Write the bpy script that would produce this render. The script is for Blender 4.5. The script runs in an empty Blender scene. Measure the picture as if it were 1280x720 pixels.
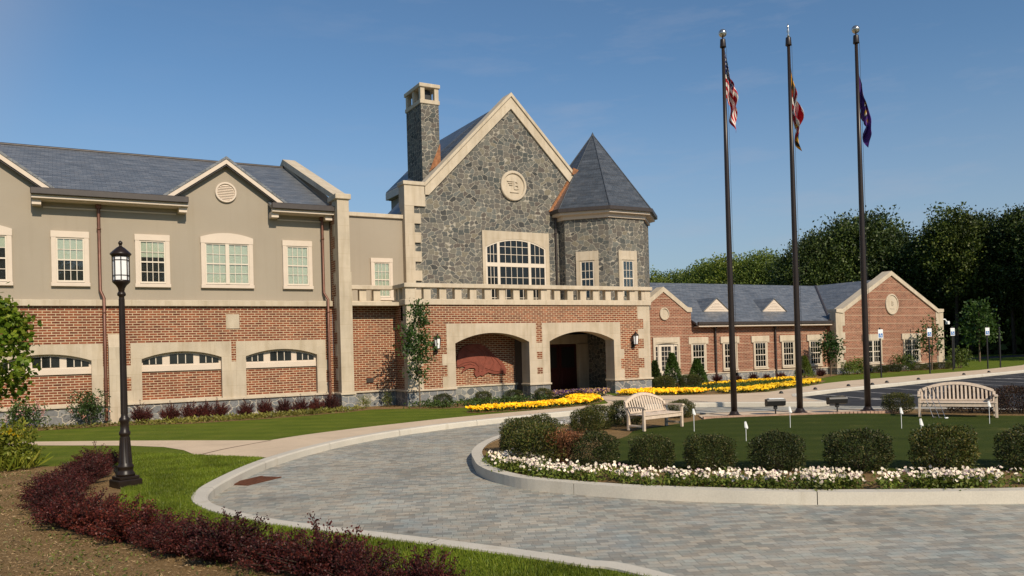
import bpy, bmesh, math, random
import numpy as np
from mathutils import Vector, Matrix

rad = math.radians
SC = bpy.context.scene
COL = SC.collection

# ------------------------------------------------------------------ camera
CAM_H = 2.15
_f, _cx, _cy = 1005.0, 640.0, 427.0
_rho, _th, _yaw = 0.028, math.atan(10/1005.0), rad(29.3)
_F = np.array([math.sin(_yaw)*math.cos(_th), math.cos(_yaw)*math.cos(_th), math.sin(_th)])
_R = np.array([math.cos(_yaw), -math.sin(_yaw), 0.0])
_U = np.cross(_R, _F)
_Rc = math.cos(_rho)*_R - math.sin(_rho)*_U
_Uc = math.sin(_rho)*_R + math.cos(_rho)*_U
cam_d = bpy.data.cameras.new('camera')
cam = bpy.data.objects.new('camera', cam_d)
COL.objects.link(cam)
M = Matrix(((_Rc[0], _Uc[0], -_F[0], 0.0), (_Rc[1], _Uc[1], -_F[1], 0.0), (_Rc[2], _Uc[2], -_F[2], CAM_H), (0, 0, 0, 1)))
cam.matrix_world = M
cam_d.sensor_width = 36.0
cam_d.lens = _f/1280.0*36.0
cam_d.shift_y = (_cy-360.0)/1280.0
cam_d.clip_start = 0.1
cam_d.clip_end = 6000.0
SC.camera = cam

# ------------------------------------------------------------------ sun, sky, exposure
SUN_EL, SUN_AZ = 36.0, 0.5      # the sun stands south (-Y), a little to the east
sun_d = bpy.data.lights.new('sun', 'SUN')
sun_d.energy = 4.7
sun_d.angle = rad(0.5)
sun_d.color = (1.0, 0.87, 0.70)
sun = bpy.data.objects.new('sun', sun_d)
COL.objects.link(sun)
_sd = Vector((-math.sin(rad(SUN_AZ))*math.cos(rad(SUN_EL)), math.cos(rad(SUN_AZ))*math.cos(rad(SUN_EL)), -math.sin(rad(SUN_EL))))
sun.rotation_euler = _sd.to_track_quat('-Z', 'Y').to_euler()
sun.location = (0, -40, 60)

W = bpy.data.worlds.new('World')
SC.world = W
W.use_nodes = True
wn, wl = W.node_tree.nodes, W.node_tree.links
wn.clear()
sky = wn.new('ShaderNodeTexSky')
sky.sky_type = 'NISHITA'
sky.sun_disc = False
sky.sun_elevation = rad(SUN_EL)
sky.sun_rotation = rad(180.0 - SUN_AZ)
sky.air_density = 1.0
sky.dust_density = 0.6
sky.ozone_density = 2.0
bg = wn.new('ShaderNodeBackground')
bg.inputs['Strength'].default_value = 0.098
wo = wn.new('ShaderNodeOutputWorld')
tc = wn.new('ShaderNodeTexCoord')
# thin high cloud: stretched noise over the sky's own directions, thicker low on the right and in one veil high on the left
mp = wn.new('ShaderNodeMapping'); mp.inputs['Scale'].default_value = (1.6, 1.6, 8.0); mp.inputs['Rotation'].default_value = (0.0, rad(7), 0.0)
nz = wn.new('ShaderNodeTexNoise'); nz.inputs['Scale'].default_value = 2.6; nz.inputs['Detail'].default_value = 7.0; nz.inputs['Roughness'].default_value = 0.62
rp = wn.new('ShaderNodeValToRGB')
rp.color_ramp.elements[0].position = 0.52; rp.color_ramp.elements[0].color = (0, 0, 0, 1)
rp.color_ramp.elements[1].position = 0.85; rp.color_ramp.elements[1].color = (0.55, 0.55, 0.55, 1)
wl.new(tc.outputs['Generated'], mp.inputs['Vector']); wl.new(mp.outputs['Vector'], nz.inputs['Vector']); wl.new(nz.outputs['Fac'], rp.inputs['Fac'])
def veil(direction, lo, hi, amount):
    d = wn.new('ShaderNodeVectorMath'); d.operation = 'DOT_PRODUCT'; d.inputs[1].default_value = Vector(direction).normalized()
    wl.new(tc.outputs['Generated'], d.inputs[0])
    r = wn.new('ShaderNodeValToRGB'); r.color_ramp.interpolation = 'EASE'
    r.color_ramp.elements[0].position = lo; r.color_ramp.elements[0].color = (0, 0, 0, 1)
    r.color_ramp.elements[1].position = hi; r.color_ramp.elements[1].color = (amount, amount, amount, 1)
    wl.new(d.outputs['Value'], r.inputs['Fac']); return r.outputs['Color']
def wmix(mode, fac, a, b):
    m = wn.new('ShaderNodeMix'); m.data_type = 'RGBA'; m.blend_type = mode
    for sock, v in ((m.inputs[0], fac), (m.inputs[6], a), (m.inputs[7], b)):
        if isinstance(v, (int, float)): sock.default_value = v
        elif isinstance(v, tuple): sock.default_value = v
        else: wl.new(v, sock)
    return m.outputs[2]
v1 = veil((-0.32, 0.86, 0.44), 0.925, 0.998, 0.55)
v2 = veil((0.95, 0.75, 0.16), 0.70, 1.0, 0.55)
streak = wmix('MULTIPLY', 1.0, rp.outputs['Color'], wmix('ADD', 1.0, v2, (0.12, 0.12, 0.12, 1)))
cloudf = wmix('ADD', 1.0, v1, streak)
tint = wmix('MULTIPLY', 1.0, sky.outputs['Color'], (0.77, 0.97, 1.08, 1))
vz = veil((0.0, 0.0, 1.0), 0.0, 0.34, 1.0)                       # pale haze low over the horizon
low = wmix('MULTIPLY', 1.0, wmix('SUBTRACT', 1.0, (1, 1, 1, 1), vz), (0.62, 0.62, 0.62, 1))
tint = wmix('MIX', low, tint, (3.55, 4.0, 4.75, 1))
wl.new(wmix('MIX', cloudf, tint, (4.4, 4.6, 5.4, 1)), bg.inputs['Color'])
wl.new(bg.outputs['Background'], wo.inputs['Surface'])

SC.view_settings.view_transform = 'Standard'
SC.view_settings.look = 'None'
SC.view_settings.gamma = 1.0
SC.view_settings.use_curve_mapping = False
SC.view_settings.exposure = 0.0
SC.render.engine = 'CYCLES'
SC.cycles.max_bounces = 6
SC.cycles.transparent_max_bounces = 8
SC.cycles.use_denoising = True

# ------------------------------------------------------------------ helpers: rays and tags
def ray(x, y):
    a = (x-_cx)/_f; b = -(y-_cy)/_f
    return _F + a*_Rc + b*_Uc
def G(x, y, z=0.0):
    d = ray(x, y); t = (z-CAM_H)/d[2]
    return (float(d[0]*t), float(d[1]*t))
def PY(x, y, Y):
    d = ray(x, y); t = Y/d[1]
    return (float(d[0]*t), float(CAM_H+d[2]*t))

def tag(o, label=None, cat=None, group=None, kind=None):
    if label: o['label'] = label
    if cat: o['category'] = cat
    if group: o['group'] = group
    if kind: o['kind'] = kind
    return o
def empty(name, loc=(0, 0, 0), rz=0.0, label=None, cat=None, group=None):
    o = bpy.data.objects.new(name, None)
    COL.objects.link(o)
    o.location = loc; o.rotation_euler = (0, 0, rz); o.empty_display_size = 0.3
    return tag(o, label, cat, group)
def base_of(o):
    """world position of a thing's base, summed up the (unrotated) chain"""
    v = Vector((0, 0, 0))
    while o is not None:
        v += o.location; o = o.parent
    return v
def kids(o):
    return [c for c in bpy.data.objects if c.parent == o]
_children = {}
def put(o, parent):
    o.parent = parent
    if parent is not None: _children.setdefault(parent.name, []).append(o)
def copy_tree(o, parent=None, first=True):
    c = o.copy(); COL.objects.link(c)
    if parent is not None: put(c, parent)
    for ch in list(_children.get(o.name, [])):
        copy_tree(ch, c, False)
    return c

class MB:
    """collects faces and links them as ONE mesh object; box-projected UVs in metres"""
    def __init__(s): s.v = []; s.f = []; s.m = []; s.sm = []
    def face(s, pts, mi=0, smooth=False):
        i = len(s.v); s.v += [tuple(p) for p in pts]; s.f.append(tuple(range(i, i+len(pts)))); s.m.append(mi); s.sm.append(smooth)
    def mesh(s, vs, fs, mi=0, smooth=False):
        i = len(s.v); s.v += [tuple(p) for p in vs]
        for f in fs: s.f.append(tuple(i+k for k in f)); s.m.append(mi); s.sm.append(smooth)
    def box(s, x0, x1, y0, y1, z0, z1, mi=0, skip=''):
        P = [(x0,y0,z0),(x1,y0,z0),(x1,y1,z0),(x0,y1,z0),(x0,y0,z1),(x1,y0,z1),(x1,y1,z1),(x0,y1,z1)]
        Fs = {'b':(0,3,2,1),'t':(4,5,6,7),'f':(0,1,5,4),'r':(1,2,6,5),'k':(2,3,7,6),'l':(3,0,4,7)}
        s.mesh(P, [Fs[k] for k in Fs if k not in skip], mi); return s
    def bev(s, x0, x1, y0, y1, z0, z1, b=0.01, mi=0):
        bm = bmesh.new(); bmesh.ops.create_cube(bm, size=1.0)
        for v in bm.verts: v.co = Vector(((x0+x1)/2+v.co.x*(x1-x0), (y0+y1)/2+v.co.y*(y1-y0), (z0+z1)/2+v.co.z*(z1-z0)))
        bmesh.ops.bevel(bm, geom=list(bm.edges), offset=b, segments=1, affect='EDGES')
        s.bm(bm, mi); return s
    def bm(s, bm, mi=0, smooth=False):
        bm.verts.index_update()
        s.mesh([v.co[:] for v in bm.verts], [[v.index for v in f.verts] for f in bm.faces], mi, smooth); bm.free()
    def tube(s, pts, r, n=8, mi=0, caps=True, smooth=True):
        """round bar through pts, r a number or one per point"""
        pts = [Vector(p) for p in pts]; rs = r if isinstance(r, (list, tuple)) else [r]*len(pts)
        rings = []; up = None
        for i, p in enumerate(pts):
            d = (pts[min(i+1, len(pts)-1)]-pts[max(i-1, 0)])
            d = d.normalized() if d.length > 1e-9 else Vector((0, 0, 1))
            if up is None: up = Vector((0, 0, 1)) if abs(d.z) < 0.9 else Vector((1, 0, 0))
            a = d.cross(up)
            if a.length < 1e-6: a = d.cross(Vector((0, 1, 0)))
            a.normalize(); b = a.cross(d).normalized(); up = b
            rings.append([p+(a*math.cos(2*math.pi*k/n)+b*math.sin(2*math.pi*k/n))*rs[i] for k in range(n)])
        vs = [q for rg in rings for q in rg]; fs = []
        for i in range(len(pts)-1):
            for k in range(n): fs.append((i*n+k, (i+1)*n+k, (i+1)*n+(k+1) % n, i*n+(k+1) % n))
        s.mesh(vs, fs, mi, smooth)
        if caps:
            s.face(rings[0], mi); s.face(rings[-1][::-1], mi)
        return s
    def lathe(s, prof, n=12, c=(0, 0, 0), mi=0, smooth=True, rot=0.0):
        """prof: (r, z) from bottom to top"""
        vs = []; fs = []
        for r, z in prof:
            for k in range(n):
                a = 2*math.pi*k/n+rot; vs.append((c[0]+r*math.cos(a), c[1]+r*math.sin(a), c[2]+z))
        for i in range(len(prof)-1):
            for k in range(n): fs.append((i*n+k, i*n+(k+1) % n, (i+1)*n+(k+1) % n, (i+1)*n+k))
        fs.append(tuple(range(n))[::-1]); fs.append(tuple((len(prof)-1)*n+k for k in range(n)))
        s.mesh(vs, fs, mi, smooth); return s
    def prism(s, poly, axis, a0, a1, mi=0, caps=True):
        """extrude a 2D polygon; axis 'y' poly=(x,z), 'x' poly=(y,z), 'z' poly=(x,y)"""
        def P(p, a): return {'y': (p[0], a, p[1]), 'x': (a, p[0], p[1]), 'z': (p[0], p[1], a)}[axis]
        n = len(poly)
        A = sum(poly[i][0]*poly[(i+1) % n][1]-poly[(i+1) % n][0]*poly[i][1] for i in range(n))
        po = list(poly) if A > 0 else list(poly)[::-1]
        if axis == 'y': po = po[::-1]
        lo = [P(p, a0) for p in po]; hi = [P(p, a1) for p in po]
        if caps: s.face(lo[::-1], mi); s.face(hi, mi)
        for i in range(n):
            j = (i+1) % n; s.face([lo[i], lo[j], hi[j], hi[i]], mi)
        return s
    def arch_ring(s, x0, x1, z0, z1, ox0, ox1, spring, top, y0, y1, mi=0, n=14, legs=True):
        """stone surround with a segmental arched opening, front face at y0, reveal back to y1"""
        c = (ox0+ox1)/2; h = (ox1-ox0)/2; rise = top-spring
        R = (h*h+rise*rise)/(2*rise)
        arc = []
        for k in range(n+1):
            x = ox0+(ox1-ox0)*k/n
            arc.append((x, top-R+math.sqrt(max(R*R-(x-c)**2, 0))))
        zb = z0
        for k in range(n):
            (xa, za), (xb, zb_) = arc[k], arc[k+1]
            s.face([(xa, y0, za), (xb, y0, zb_), (xb, y0, z1), (xa, y0, z1)], mi)
            s.face([(xa, y0, za), (xa, y1, za), (xb, y1, zb_), (xb, y0, zb_)], mi)
        for (a, b) in ((x0, ox0), (ox1, x1)):
            s.face([(a, y0, z0), (b, y0, z0), (b, y0, z1), (a, y0, z1)], mi)
        s.face([(ox0, y0, z0), (ox0, y1, z0), (ox0, y1, spring), (ox0, y0, spring)], mi)
        s.face([(ox1, y0, z0), (ox1, y0, spring), (ox1, y1, spring), (ox1, y1, z0)], mi)
        # outer edges so the piece has thickness
        s.face([(x0, y0, z0), (x0, y0, z1), (x0, y1, z1), (x0, y1, z0)], mi)
        s.face([(x1, y0, z0), (x1, y1, z0), (x1, y1, z1), (x1, y0, z1)], mi)
        s.face([(x0, y0, z1), (x1, y0, z1), (x1, y1, z1), (x0, y1, z1)], mi)
        return arc
    def build(s, name, mats, parent=None, local=False, tri=False):
        me = bpy.data.meshes.new(name)
        vs = np.array(s.v, dtype=np.float64)
        off = np.zeros(3) if (parent is None or local) else np.array(base_of(parent)[:])
        me.from_pydata((vs-off).tolist(), [], s.f)
        mats = mats if isinstance(mats, (list, tuple)) else [mats]
        for m in mats: me.materials.append(m)
        me.polygons.foreach_set('material_index', s.m)
        me.polygons.foreach_set('use_smooth', s.sm)
        uv = me.uv_layers.new(name='UVMap').data
        buf = np.zeros((len(me.loops), 2)); li = 0
        for f in s.f:
            p = vs[list(f)]
            nrm = np.zeros(3)
            for i in range(len(f)):
                a = p[i]; b = p[(i+1) % len(f)]
                nrm += np.cross(a, b)
            L = np.linalg.norm(nrm)
            nrm = nrm/L if L > 1e-12 else np.array([0, 0, 1.0])
            if abs(nrm[2]) > 0.985:
                buf[li:li+len(f), 0] = p[:, 0]; buf[li:li+len(f), 1] = p[:, 1]
            else:
                t = np.array([-nrm[1], nrm[0], 0.0]); t /= np.linalg.norm(t)
                w = np.cross(nrm, t)
                buf[li:li+len(f), 0] = p@t; buf[li:li+len(f), 1] = p@w
            li += len(f)
        uv.foreach_set('uv', buf.ravel())
        if tri:
            bm = bmesh.new(); bm.from_mesh(me); bmesh.ops.triangulate(bm, faces=bm.faces[:]); bm.to_mesh(me); bm.free()
        me.update()
        o = bpy.data.objects.new(name, me); COL.objects.link(o)
        if parent is not None: put(o, parent)
        return o

def quads_mesh(name, V, mats, mi=None, nper=4):
    """fast mesh of separate nper-gons from an (N*nper,3) array"""
    n = len(V)//nper
    me = bpy.data.meshes.new(name)
    me.vertices.add(len(V)); me.vertices.foreach_set('co', np.asarray(V, dtype=np.float32).ravel())
    me.loops.add(len(V)); me.loops.foreach_set('vertex_index', np.arange(len(V), dtype=np.int32))
    me.polygons.add(n); me.polygons.foreach_set('loop_start', np.arange(0, len(V), nper, dtype=np.int32))
    me.polygons.foreach_set('loop_total', np.full(n, nper, dtype=np.int32))
    for m in (mats if isinstance(mats, (list, tuple)) else [mats]): me.materials.append(m)
    if mi is not None: me.polygons.foreach_set('material_index', np.asarray(mi, dtype=np.int32))
    me.update(calc_edges=True)
    return me
def leaves(P, size, rng, up=0.3, aspect=0.55, D=None):
    """kite-shaped leaves at points P (N,3)"""
    n = len(P)
    d = rng.normal(size=(n, 3)) if D is None else D+0.55*rng.normal(size=(n, 3))
    d[:, 2] += up*0.2
    d /= np.linalg.norm(d, axis=1)[:, None]+1e-9
    q = rng.normal(size=(n, 3)); s = np.cross(d, q); s /= np.linalg.norm(s, axis=1)[:, None]+1e-9
    L = size*(0.65+0.7*rng.random(n))[:, None]
    a = P; b = P+d*L*0.5+s*L*aspect*0.5; c = P+d*L; e = P+d*L*0.5-s*L*aspect*0.5
    return np.stack([a, b, c, e], axis=1).reshape(-1, 3)
def mesh_obj(name, me, parent=None, loc=(0, 0, 0), rz=0.0, sc=None):
    o = bpy.data.objects.new(name, me); COL.objects.link(o)
    o.location = loc; o.rotation_euler = (0, 0, rz)
    if sc: o.scale = sc if isinstance(sc, (tuple, list)) else (sc, sc, sc)
    if parent is not None: put(o, parent)
    return o

# ------------------------------------------------------------------ materials
class NT:
    def __init__(s, name):
        s.m = bpy.data.materials.new(name); s.m.use_nodes = True
        s.n = s.m.node_tree.nodes; s.l = s.m.node_tree.links
        s.b = s.n['Principled BSDF']
        s.out = s.n['Material Output']
        s.tc = None
    def co(s, kind='UV'):
        if s.tc is None: s.tc = s.n.new('ShaderNodeTexCoord')
        return s.tc.outputs[kind]
    def map(s, src, scale=(1, 1, 1), rot=(0, 0, 0), loc=(0, 0, 0)):
        m = s.n.new('ShaderNodeMapping'); m.inputs['Scale'].default_value = scale; m.inputs['Rotation'].default_value = rot; m.inputs['Location'].default_value = loc
        s.l.new(src, m.inputs['Vector']); return m.outputs['Vector']
    def noise(s, src, scale, detail=4, rough=0.55):
        t = s.n.new('ShaderNodeTexNoise'); t.inputs['Scale'].default_value = scale; t.inputs['Detail'].default_value = detail; t.inputs['Roughness'].default_value = rough
        if src is not None: s.l.new(src, t.inputs['Vector'])
        return t
    def ramp(s, fac, stops):
        r = s.n.new('ShaderNodeValToRGB'); e = r.color_ramp.elements
        while len(e) < len(stops): e.new(0.5)
        for k, (p, c) in enumerate(stops):
            e[k].position = p; e[k].color = (c, c, c, 1) if isinstance(c, (int, float)) else (*c, 1)
        s.l.new(fac, r.inputs['Fac']); return r.outputs['Color']
    def mix(s, fac, a, b, mode='MIX'):
        m = s.n.new('ShaderNodeMix'); m.data_type = 'RGBA'; m.blend_type = mode
        for sock, v in ((m.inputs[0], fac), (m.inputs[6], a), (m.inputs[7], b)):
            if isinstance(v, (int, float)): sock.default_value = v if sock.type == 'VALUE' else (v, v, v, 1)
            elif isinstance(v, tuple): sock.default_value = (*v, 1) if len(v) == 3 else v
            else: s.l.new(v, sock)
        return m.outputs[2]
    def math(s, op, a, b=0.0):
        m = s.n.new('ShaderNodeMath'); m.operation = op
        for sock, v in ((m.inputs[0], a), (m.inputs[1], b)):
            if isinstance(v, (int, float)): sock.default_value = v
            else: s.l.new(v, sock)
        return m.outputs[0]
    def base(s, c, rough=0.6, spec=None, metal=0.0):
        if isinstance(c, tuple): s.b.inputs['Base Color'].default_value = (*c, 1)
        else: s.l.new(c, s.b.inputs['Base Color'])
        if isinstance(rough, (int, float)): s.b.inputs['Roughness'].default_value = rough
        else: s.l.new(rough, s.b.inputs['Roughness'])
        if spec is not None: s.b.inputs['Specular IOR Level'].default_value = spec
        s.b.inputs['Metallic'].default_value = metal; return s
    def bump(s, h, strength=0.4, dist=0.01):
        b = s.n.new('ShaderNodeBump'); b.inputs['Strength'].default_value = strength; b.inputs['Distance'].default_value = dist
        s.l.new(h, b.inputs['Height']); s.l.new(b.outputs['Normal'], s.b.inputs['Normal']); return s

def plain(name, c, rough=0.6, spec=None, metal=0.0, var=0.12, scale=6.0, bump=0.0, grain=0.0):
    t = NT(name); n = t.noise(t.co('Object'), scale, 5, 0.6)
    v = t.ramp(n.outputs['Fac'], [(0.3, 1.0-var), (0.7, 1.0+var*0.6)])
    t.base(t.mix(1.0, c, v, 'MULTIPLY'), rough, spec, metal)
    if bump: t.bump(t.noise(t.co('Object'), scale*6, 4).outputs['Fac'], bump, 0.01)
    return t.m

def brick_mat(name, c1, c2, mortar, bw=0.262, rh=0.0885, ms=0.0125, dark=0.42, bands=False):
    t = NT(name); uv = t.co('UV')
    b = t.n.new('ShaderNodeTexBrick'); t.l.new(uv, b.inputs['Vector'])
    b.inputs['Scale'].default_value = 1.0; b.inputs['Brick Width'].default_value = bw; b.inputs['Row Height'].default_value = rh
    b.inputs['Mortar Size'].default_value = ms; b.inputs['Mortar Smooth'].default_value = 0.15; b.inputs['Bias'].default_value = 0.0
    b.inputs['Color1'].default_value = (*c1, 1); b.inputs['Color2'].default_value = (*c2, 1); b.inputs['Mortar'].default_value = (*mortar, 1)
    nn = t.noise(t.map(uv, (4.5, 14, 1)), 1.0, 2)
    v = t.ramp(nn.outputs['Fac'], [(0.30, 1.0-dark), (0.52, 1.0), (0.75, 1.25)])
    col = t.mix(t.math('SUBTRACT', 1.0, b.outputs['Fac']), b.outputs['Color'], t.mix(1.0, b.outputs['Color'], v, 'MULTIPLY'))
    big = t.ramp(t.noise(uv, 0.55, 5).outputs['Fac'], [(0.32, 0.86), (0.68, 1.08)])
    col = t.mix(1.0, col, big, 'MULTIPLY')
    # weather streaks
    st = t.ramp(t.noise(t.map(uv, (3.0, 0.18, 1)), 1.0, 4).outputs['Fac'], [(0.35, 0.9), (0.6, 1.0)])
    col = t.mix(1.0, col, st, 'MULTIPLY')
    if bands:      # every sixth course is laid with a wider pale joint
        sx = t.n.new('ShaderNodeSeparateXYZ'); t.l.new(uv, sx.inputs[0])
        k = t.math('LESS_THAN', t.math('FRACT', t.math('DIVIDE', sx.outputs[1], rh*6)), 0.07)
        col = t.mix(t.math('MULTIPLY', k, 0.7), col, mortar)
    t.base(col, 0.85, 0.25)
    t.bump(t.math('SUBTRACT', 1.0, b.outputs['Fac']), 0.6, 0.008)
    return t.m

def rubble(name, cols, mortar, size=0.42, mw=0.055, sq=0.7, seed=0.0):
    """irregular field stone in pale mortar"""
    t = NT(name); uv = t.co('UV')
    w = t.noise(t.map(uv, (1.2/size, 1.2/size, 1)), 1.0, 2)
    warp = t.mix(0.10*size/0.42, uv, w.outputs['Color'], 'ADD')
    mp = t.map(warp, (1/size*sq, 1/size, 1), (0, 0, 0), (seed, seed*1.7, 0))
    v1 = t.n.new('ShaderNodeTexVoronoi'); v2 = t.n.new('ShaderNodeTexVoronoi')
    v1.feature = 'F1'; v2.feature = 'F2'
    for v in (v1, v2):
        v.voronoi_dimensions = '2D'; v.distance = 'CHEBYCHEV'; v.inputs['Scale'].default_value = 1.0; v.inputs['Randomness'].default_value = 0.95
        t.l.new(mp, v.inputs['Vector'])
    sep = t.n.new('ShaderNodeSeparateColor'); t.l.new(v1.outputs['Color'], sep.inputs['Color'])
    stone = t.ramp(sep.outputs[0], [(k/(len(cols)-1)*0.98, c) for k, c in enumerate(cols)])
    fine = t.ramp(t.noise(uv, 14, 5, 0.65).outputs['Fac'], [(0.3, 0.72), (0.72, 1.25)])
    stone = t.mix(1.0, stone, fine, 'MULTIPLY')
    edge = t.math('ADD', t.math('SUBTRACT', v2.outputs['Distance'], v1.outputs['Distance']), t.math('MULTIPLY', t.math('SUBTRACT', t.noise(uv, 22, 3).outputs['Fac'], 0.5), 0.05))
    k = t.ramp(edge, [(mw*0.9, 0.0), (mw*1.7, 1.0)])
    mo = t.mix(1.0, mortar, t.ramp(t.noise(uv, 9, 4).outputs['Fac'], [(0.3, 0.8), (0.7, 1.1)]), 'MULTIPLY')
    t.base(t.mix(k, mo, stone), 0.88, 0.2)
    t.bump(t.mix(0.35, k, fine), 0.8, 0.025)
    return t.m

def slate_mat(name, c1, c2, rh=0.19, bw=0.28):
    t = NT(name); uv = t.co('UV')
    b = t.n.new('ShaderNodeTexBrick'); t.l.new(uv, b.inputs['Vector'])
    b.inputs['Scale'].default_value = 1.0; b.inputs['Brick Width'].default_value = bw; b.inputs['Row Height'].default_value = rh
    b.inputs['Mortar Size'].default_value = 0.007; b.inputs['Mortar Smooth'].default_value = 0.3
    b.inputs['Color1'].default_value = (*c1, 1); b.inputs['Color2'].default_value = (*c2, 1)
    b.inputs['Mortar'].default_value = (c1[0]*0.45, c1[1]*0.45, c1[2]*0.45, 1)
    v = t.ramp(t.noise(t.map(uv, (0.9, 4.5, 1)), 1.0, 5, 0.65).outputs['Fac'], [(0.32, 0.62), (0.5, 1.0), (0.7, 1.4)])
    col = t.mix(1.0, b.outputs['Color'], v, 'MULTIPLY')
    warm = t.ramp(t.noise(t.map(uv, (2.5, 6, 1)), 1.0, 2).outputs['Fac'], [(0.55, (1, 1, 1)), (0.75, (1.18, 1.04, 0.92))])
    col = t.mix(1.0, col, warm, 'MULTIPLY')
    t.base(col, 0.42, 0.6)
    t.bump(t.math('SUBTRACT', 1.0, b.outputs['Fac']), 0.5, 0.012)
    return t.m

def limestone(name, c, bw=1.1, rh=0.55, joints=True):
    t = NT(name); uv = t.co('UV')
    v = t.ramp(t.noise(uv, 1.3, 6, 0.62).outputs['Fac'], [(0.3, 0.87), (0.68, 1.06)])
    col = t.mix(1.0, c, v, 'MULTIPLY')
    st = t.ramp(t.noise(t.map(uv, (4.0, 0.5, 1)), 1.0, 4).outputs['Fac'], [(0.33, (0.86, 0.84, 0.80)), (0.55, (1, 1, 1))])
    col = t.mix(1.0, col, st, 'MULTIPLY')
    if joints:
        b = t.n.new('ShaderNodeTexBrick'); t.l.new(uv, b.inputs['Vector'])
        b.inputs['Scale'].default_value = 1.0; b.inputs['Brick Width'].default_value = bw; b.inputs['Row Height'].default_value = rh; b.inputs['Mortar Size'].default_value = 0.006
        b.inputs['Color1'].default_value = (1, 1, 1, 1); b.inputs['Color2'].default_value = (0.93, 0.925, 0.91, 1); b.inputs['Mortar'].default_value = (0.82, 0.80, 0.76, 1)
        col = t.mix(1.0, col, b.outputs['Color'], 'MULTIPLY')
    t.base(col, 0.85, 0.25); t.bump(t.noise(uv, 40, 4).outputs['Fac'], 0.15, 0.006)
    return t.m

def leaf_mat(name, cols, rough=0.5, trans=0.25, scale=0.6, yell=None):
    """leaf faces: colour varies leaf by leaf and clump by clump, a little light comes through"""
    t = NT(name)
    g = t.n.new('ShaderNodeNewGeometry')
    oi = t.n.new('ShaderNodeObjectInfo')
    c = t.ramp(g.outputs['Random Per Island'], [(k/max(len(cols)-1, 1), q) for k, q in enumerate(cols)])
    cl = t.ramp(t.noise(t.co('Object'), scale, 3).outputs['Fac'], [(0.32, 0.62), (0.66, 1.35)])
    c = t.mix(1.0, c, cl, 'MULTIPLY')
    pv = t.ramp(oi.outputs['Random'], [(0.0, (0.66, 0.72, 0.80)), (0.5, (1, 1, 1)), (1.0, (1.36, 1.24, 0.95))])
    c = t.mix(1.0, c, pv, 'MULTIPLY')
    t.base(c, rough, 0.25)
    if trans:
        tr = t.n.new('ShaderNodeBsdfTranslucent'); t.l.new(t.mix(1.0, c, (1.2, 1.3, 0.5), 'MULTIPLY'), tr.inputs['Color'])
        mxs = t.n.new('ShaderNodeMixShader'); mxs.inputs[0].default_value = trans
        t.l.new(t.b.outputs[0], mxs.inputs[1]); t.l.new(tr.outputs[0], mxs.inputs[2]); t.l.new(mxs.outputs[0], t.out.inputs['Surface'])
    return t.m

def grass_mat(name, cols, scale=1.0, mow=0.0):
    t = NT(name); ob = t.co('Object')
    n1 = t.noise(ob, 0.9*scale, 6, 0.65); n2 = t.noise(t.map(ob, (1, 2.2, 1)), 26*scale, 4, 0.7)
    c = t.ramp(n1.outputs['Fac'], [(0.30, cols[0]), (0.52, cols[1]), (0.74, cols[2])])
    c = t.mix(1.0, c, t.ramp(n2.outputs['Fac'], [(0.28, 0.55), (0.5, 1.0), (0.74, 1.45)]), 'MULTIPLY')
    if mow:
        wv = t.n.new('ShaderNodeTexWave'); wv.inputs['Scale'].default_value = 0.28; wv.inputs['Distortion'].default_value = 1.4; wv.inputs['Detail'].default_value = 2.0
        t.l.new(t.map(ob, (1, 1, 1), (0, 0, rad(-52))), wv.inputs['Vector'])
        c = t.mix(mow, c, t.mix(1.0, c, t.ramp(wv.outputs['Fac'], [(0.35, (0.80, 0.86, 0.85)), (0.65, (1.12, 1.08, 1.1))]), 'MULTIPLY'))
        dry = t.ramp(t.noise(ob, 0.45*scale, 7, 0.7).outputs['Fac'], [(0.56, 0.0), (0.74, 0.55)])
        c = t.mix(dry, c, (0.17, 0.145, 0.045))
    t.base(c, 0.9, 0.1); t.bump(n2.outputs['Fac'], 0.9, 0.03)
    return t.m

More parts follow.
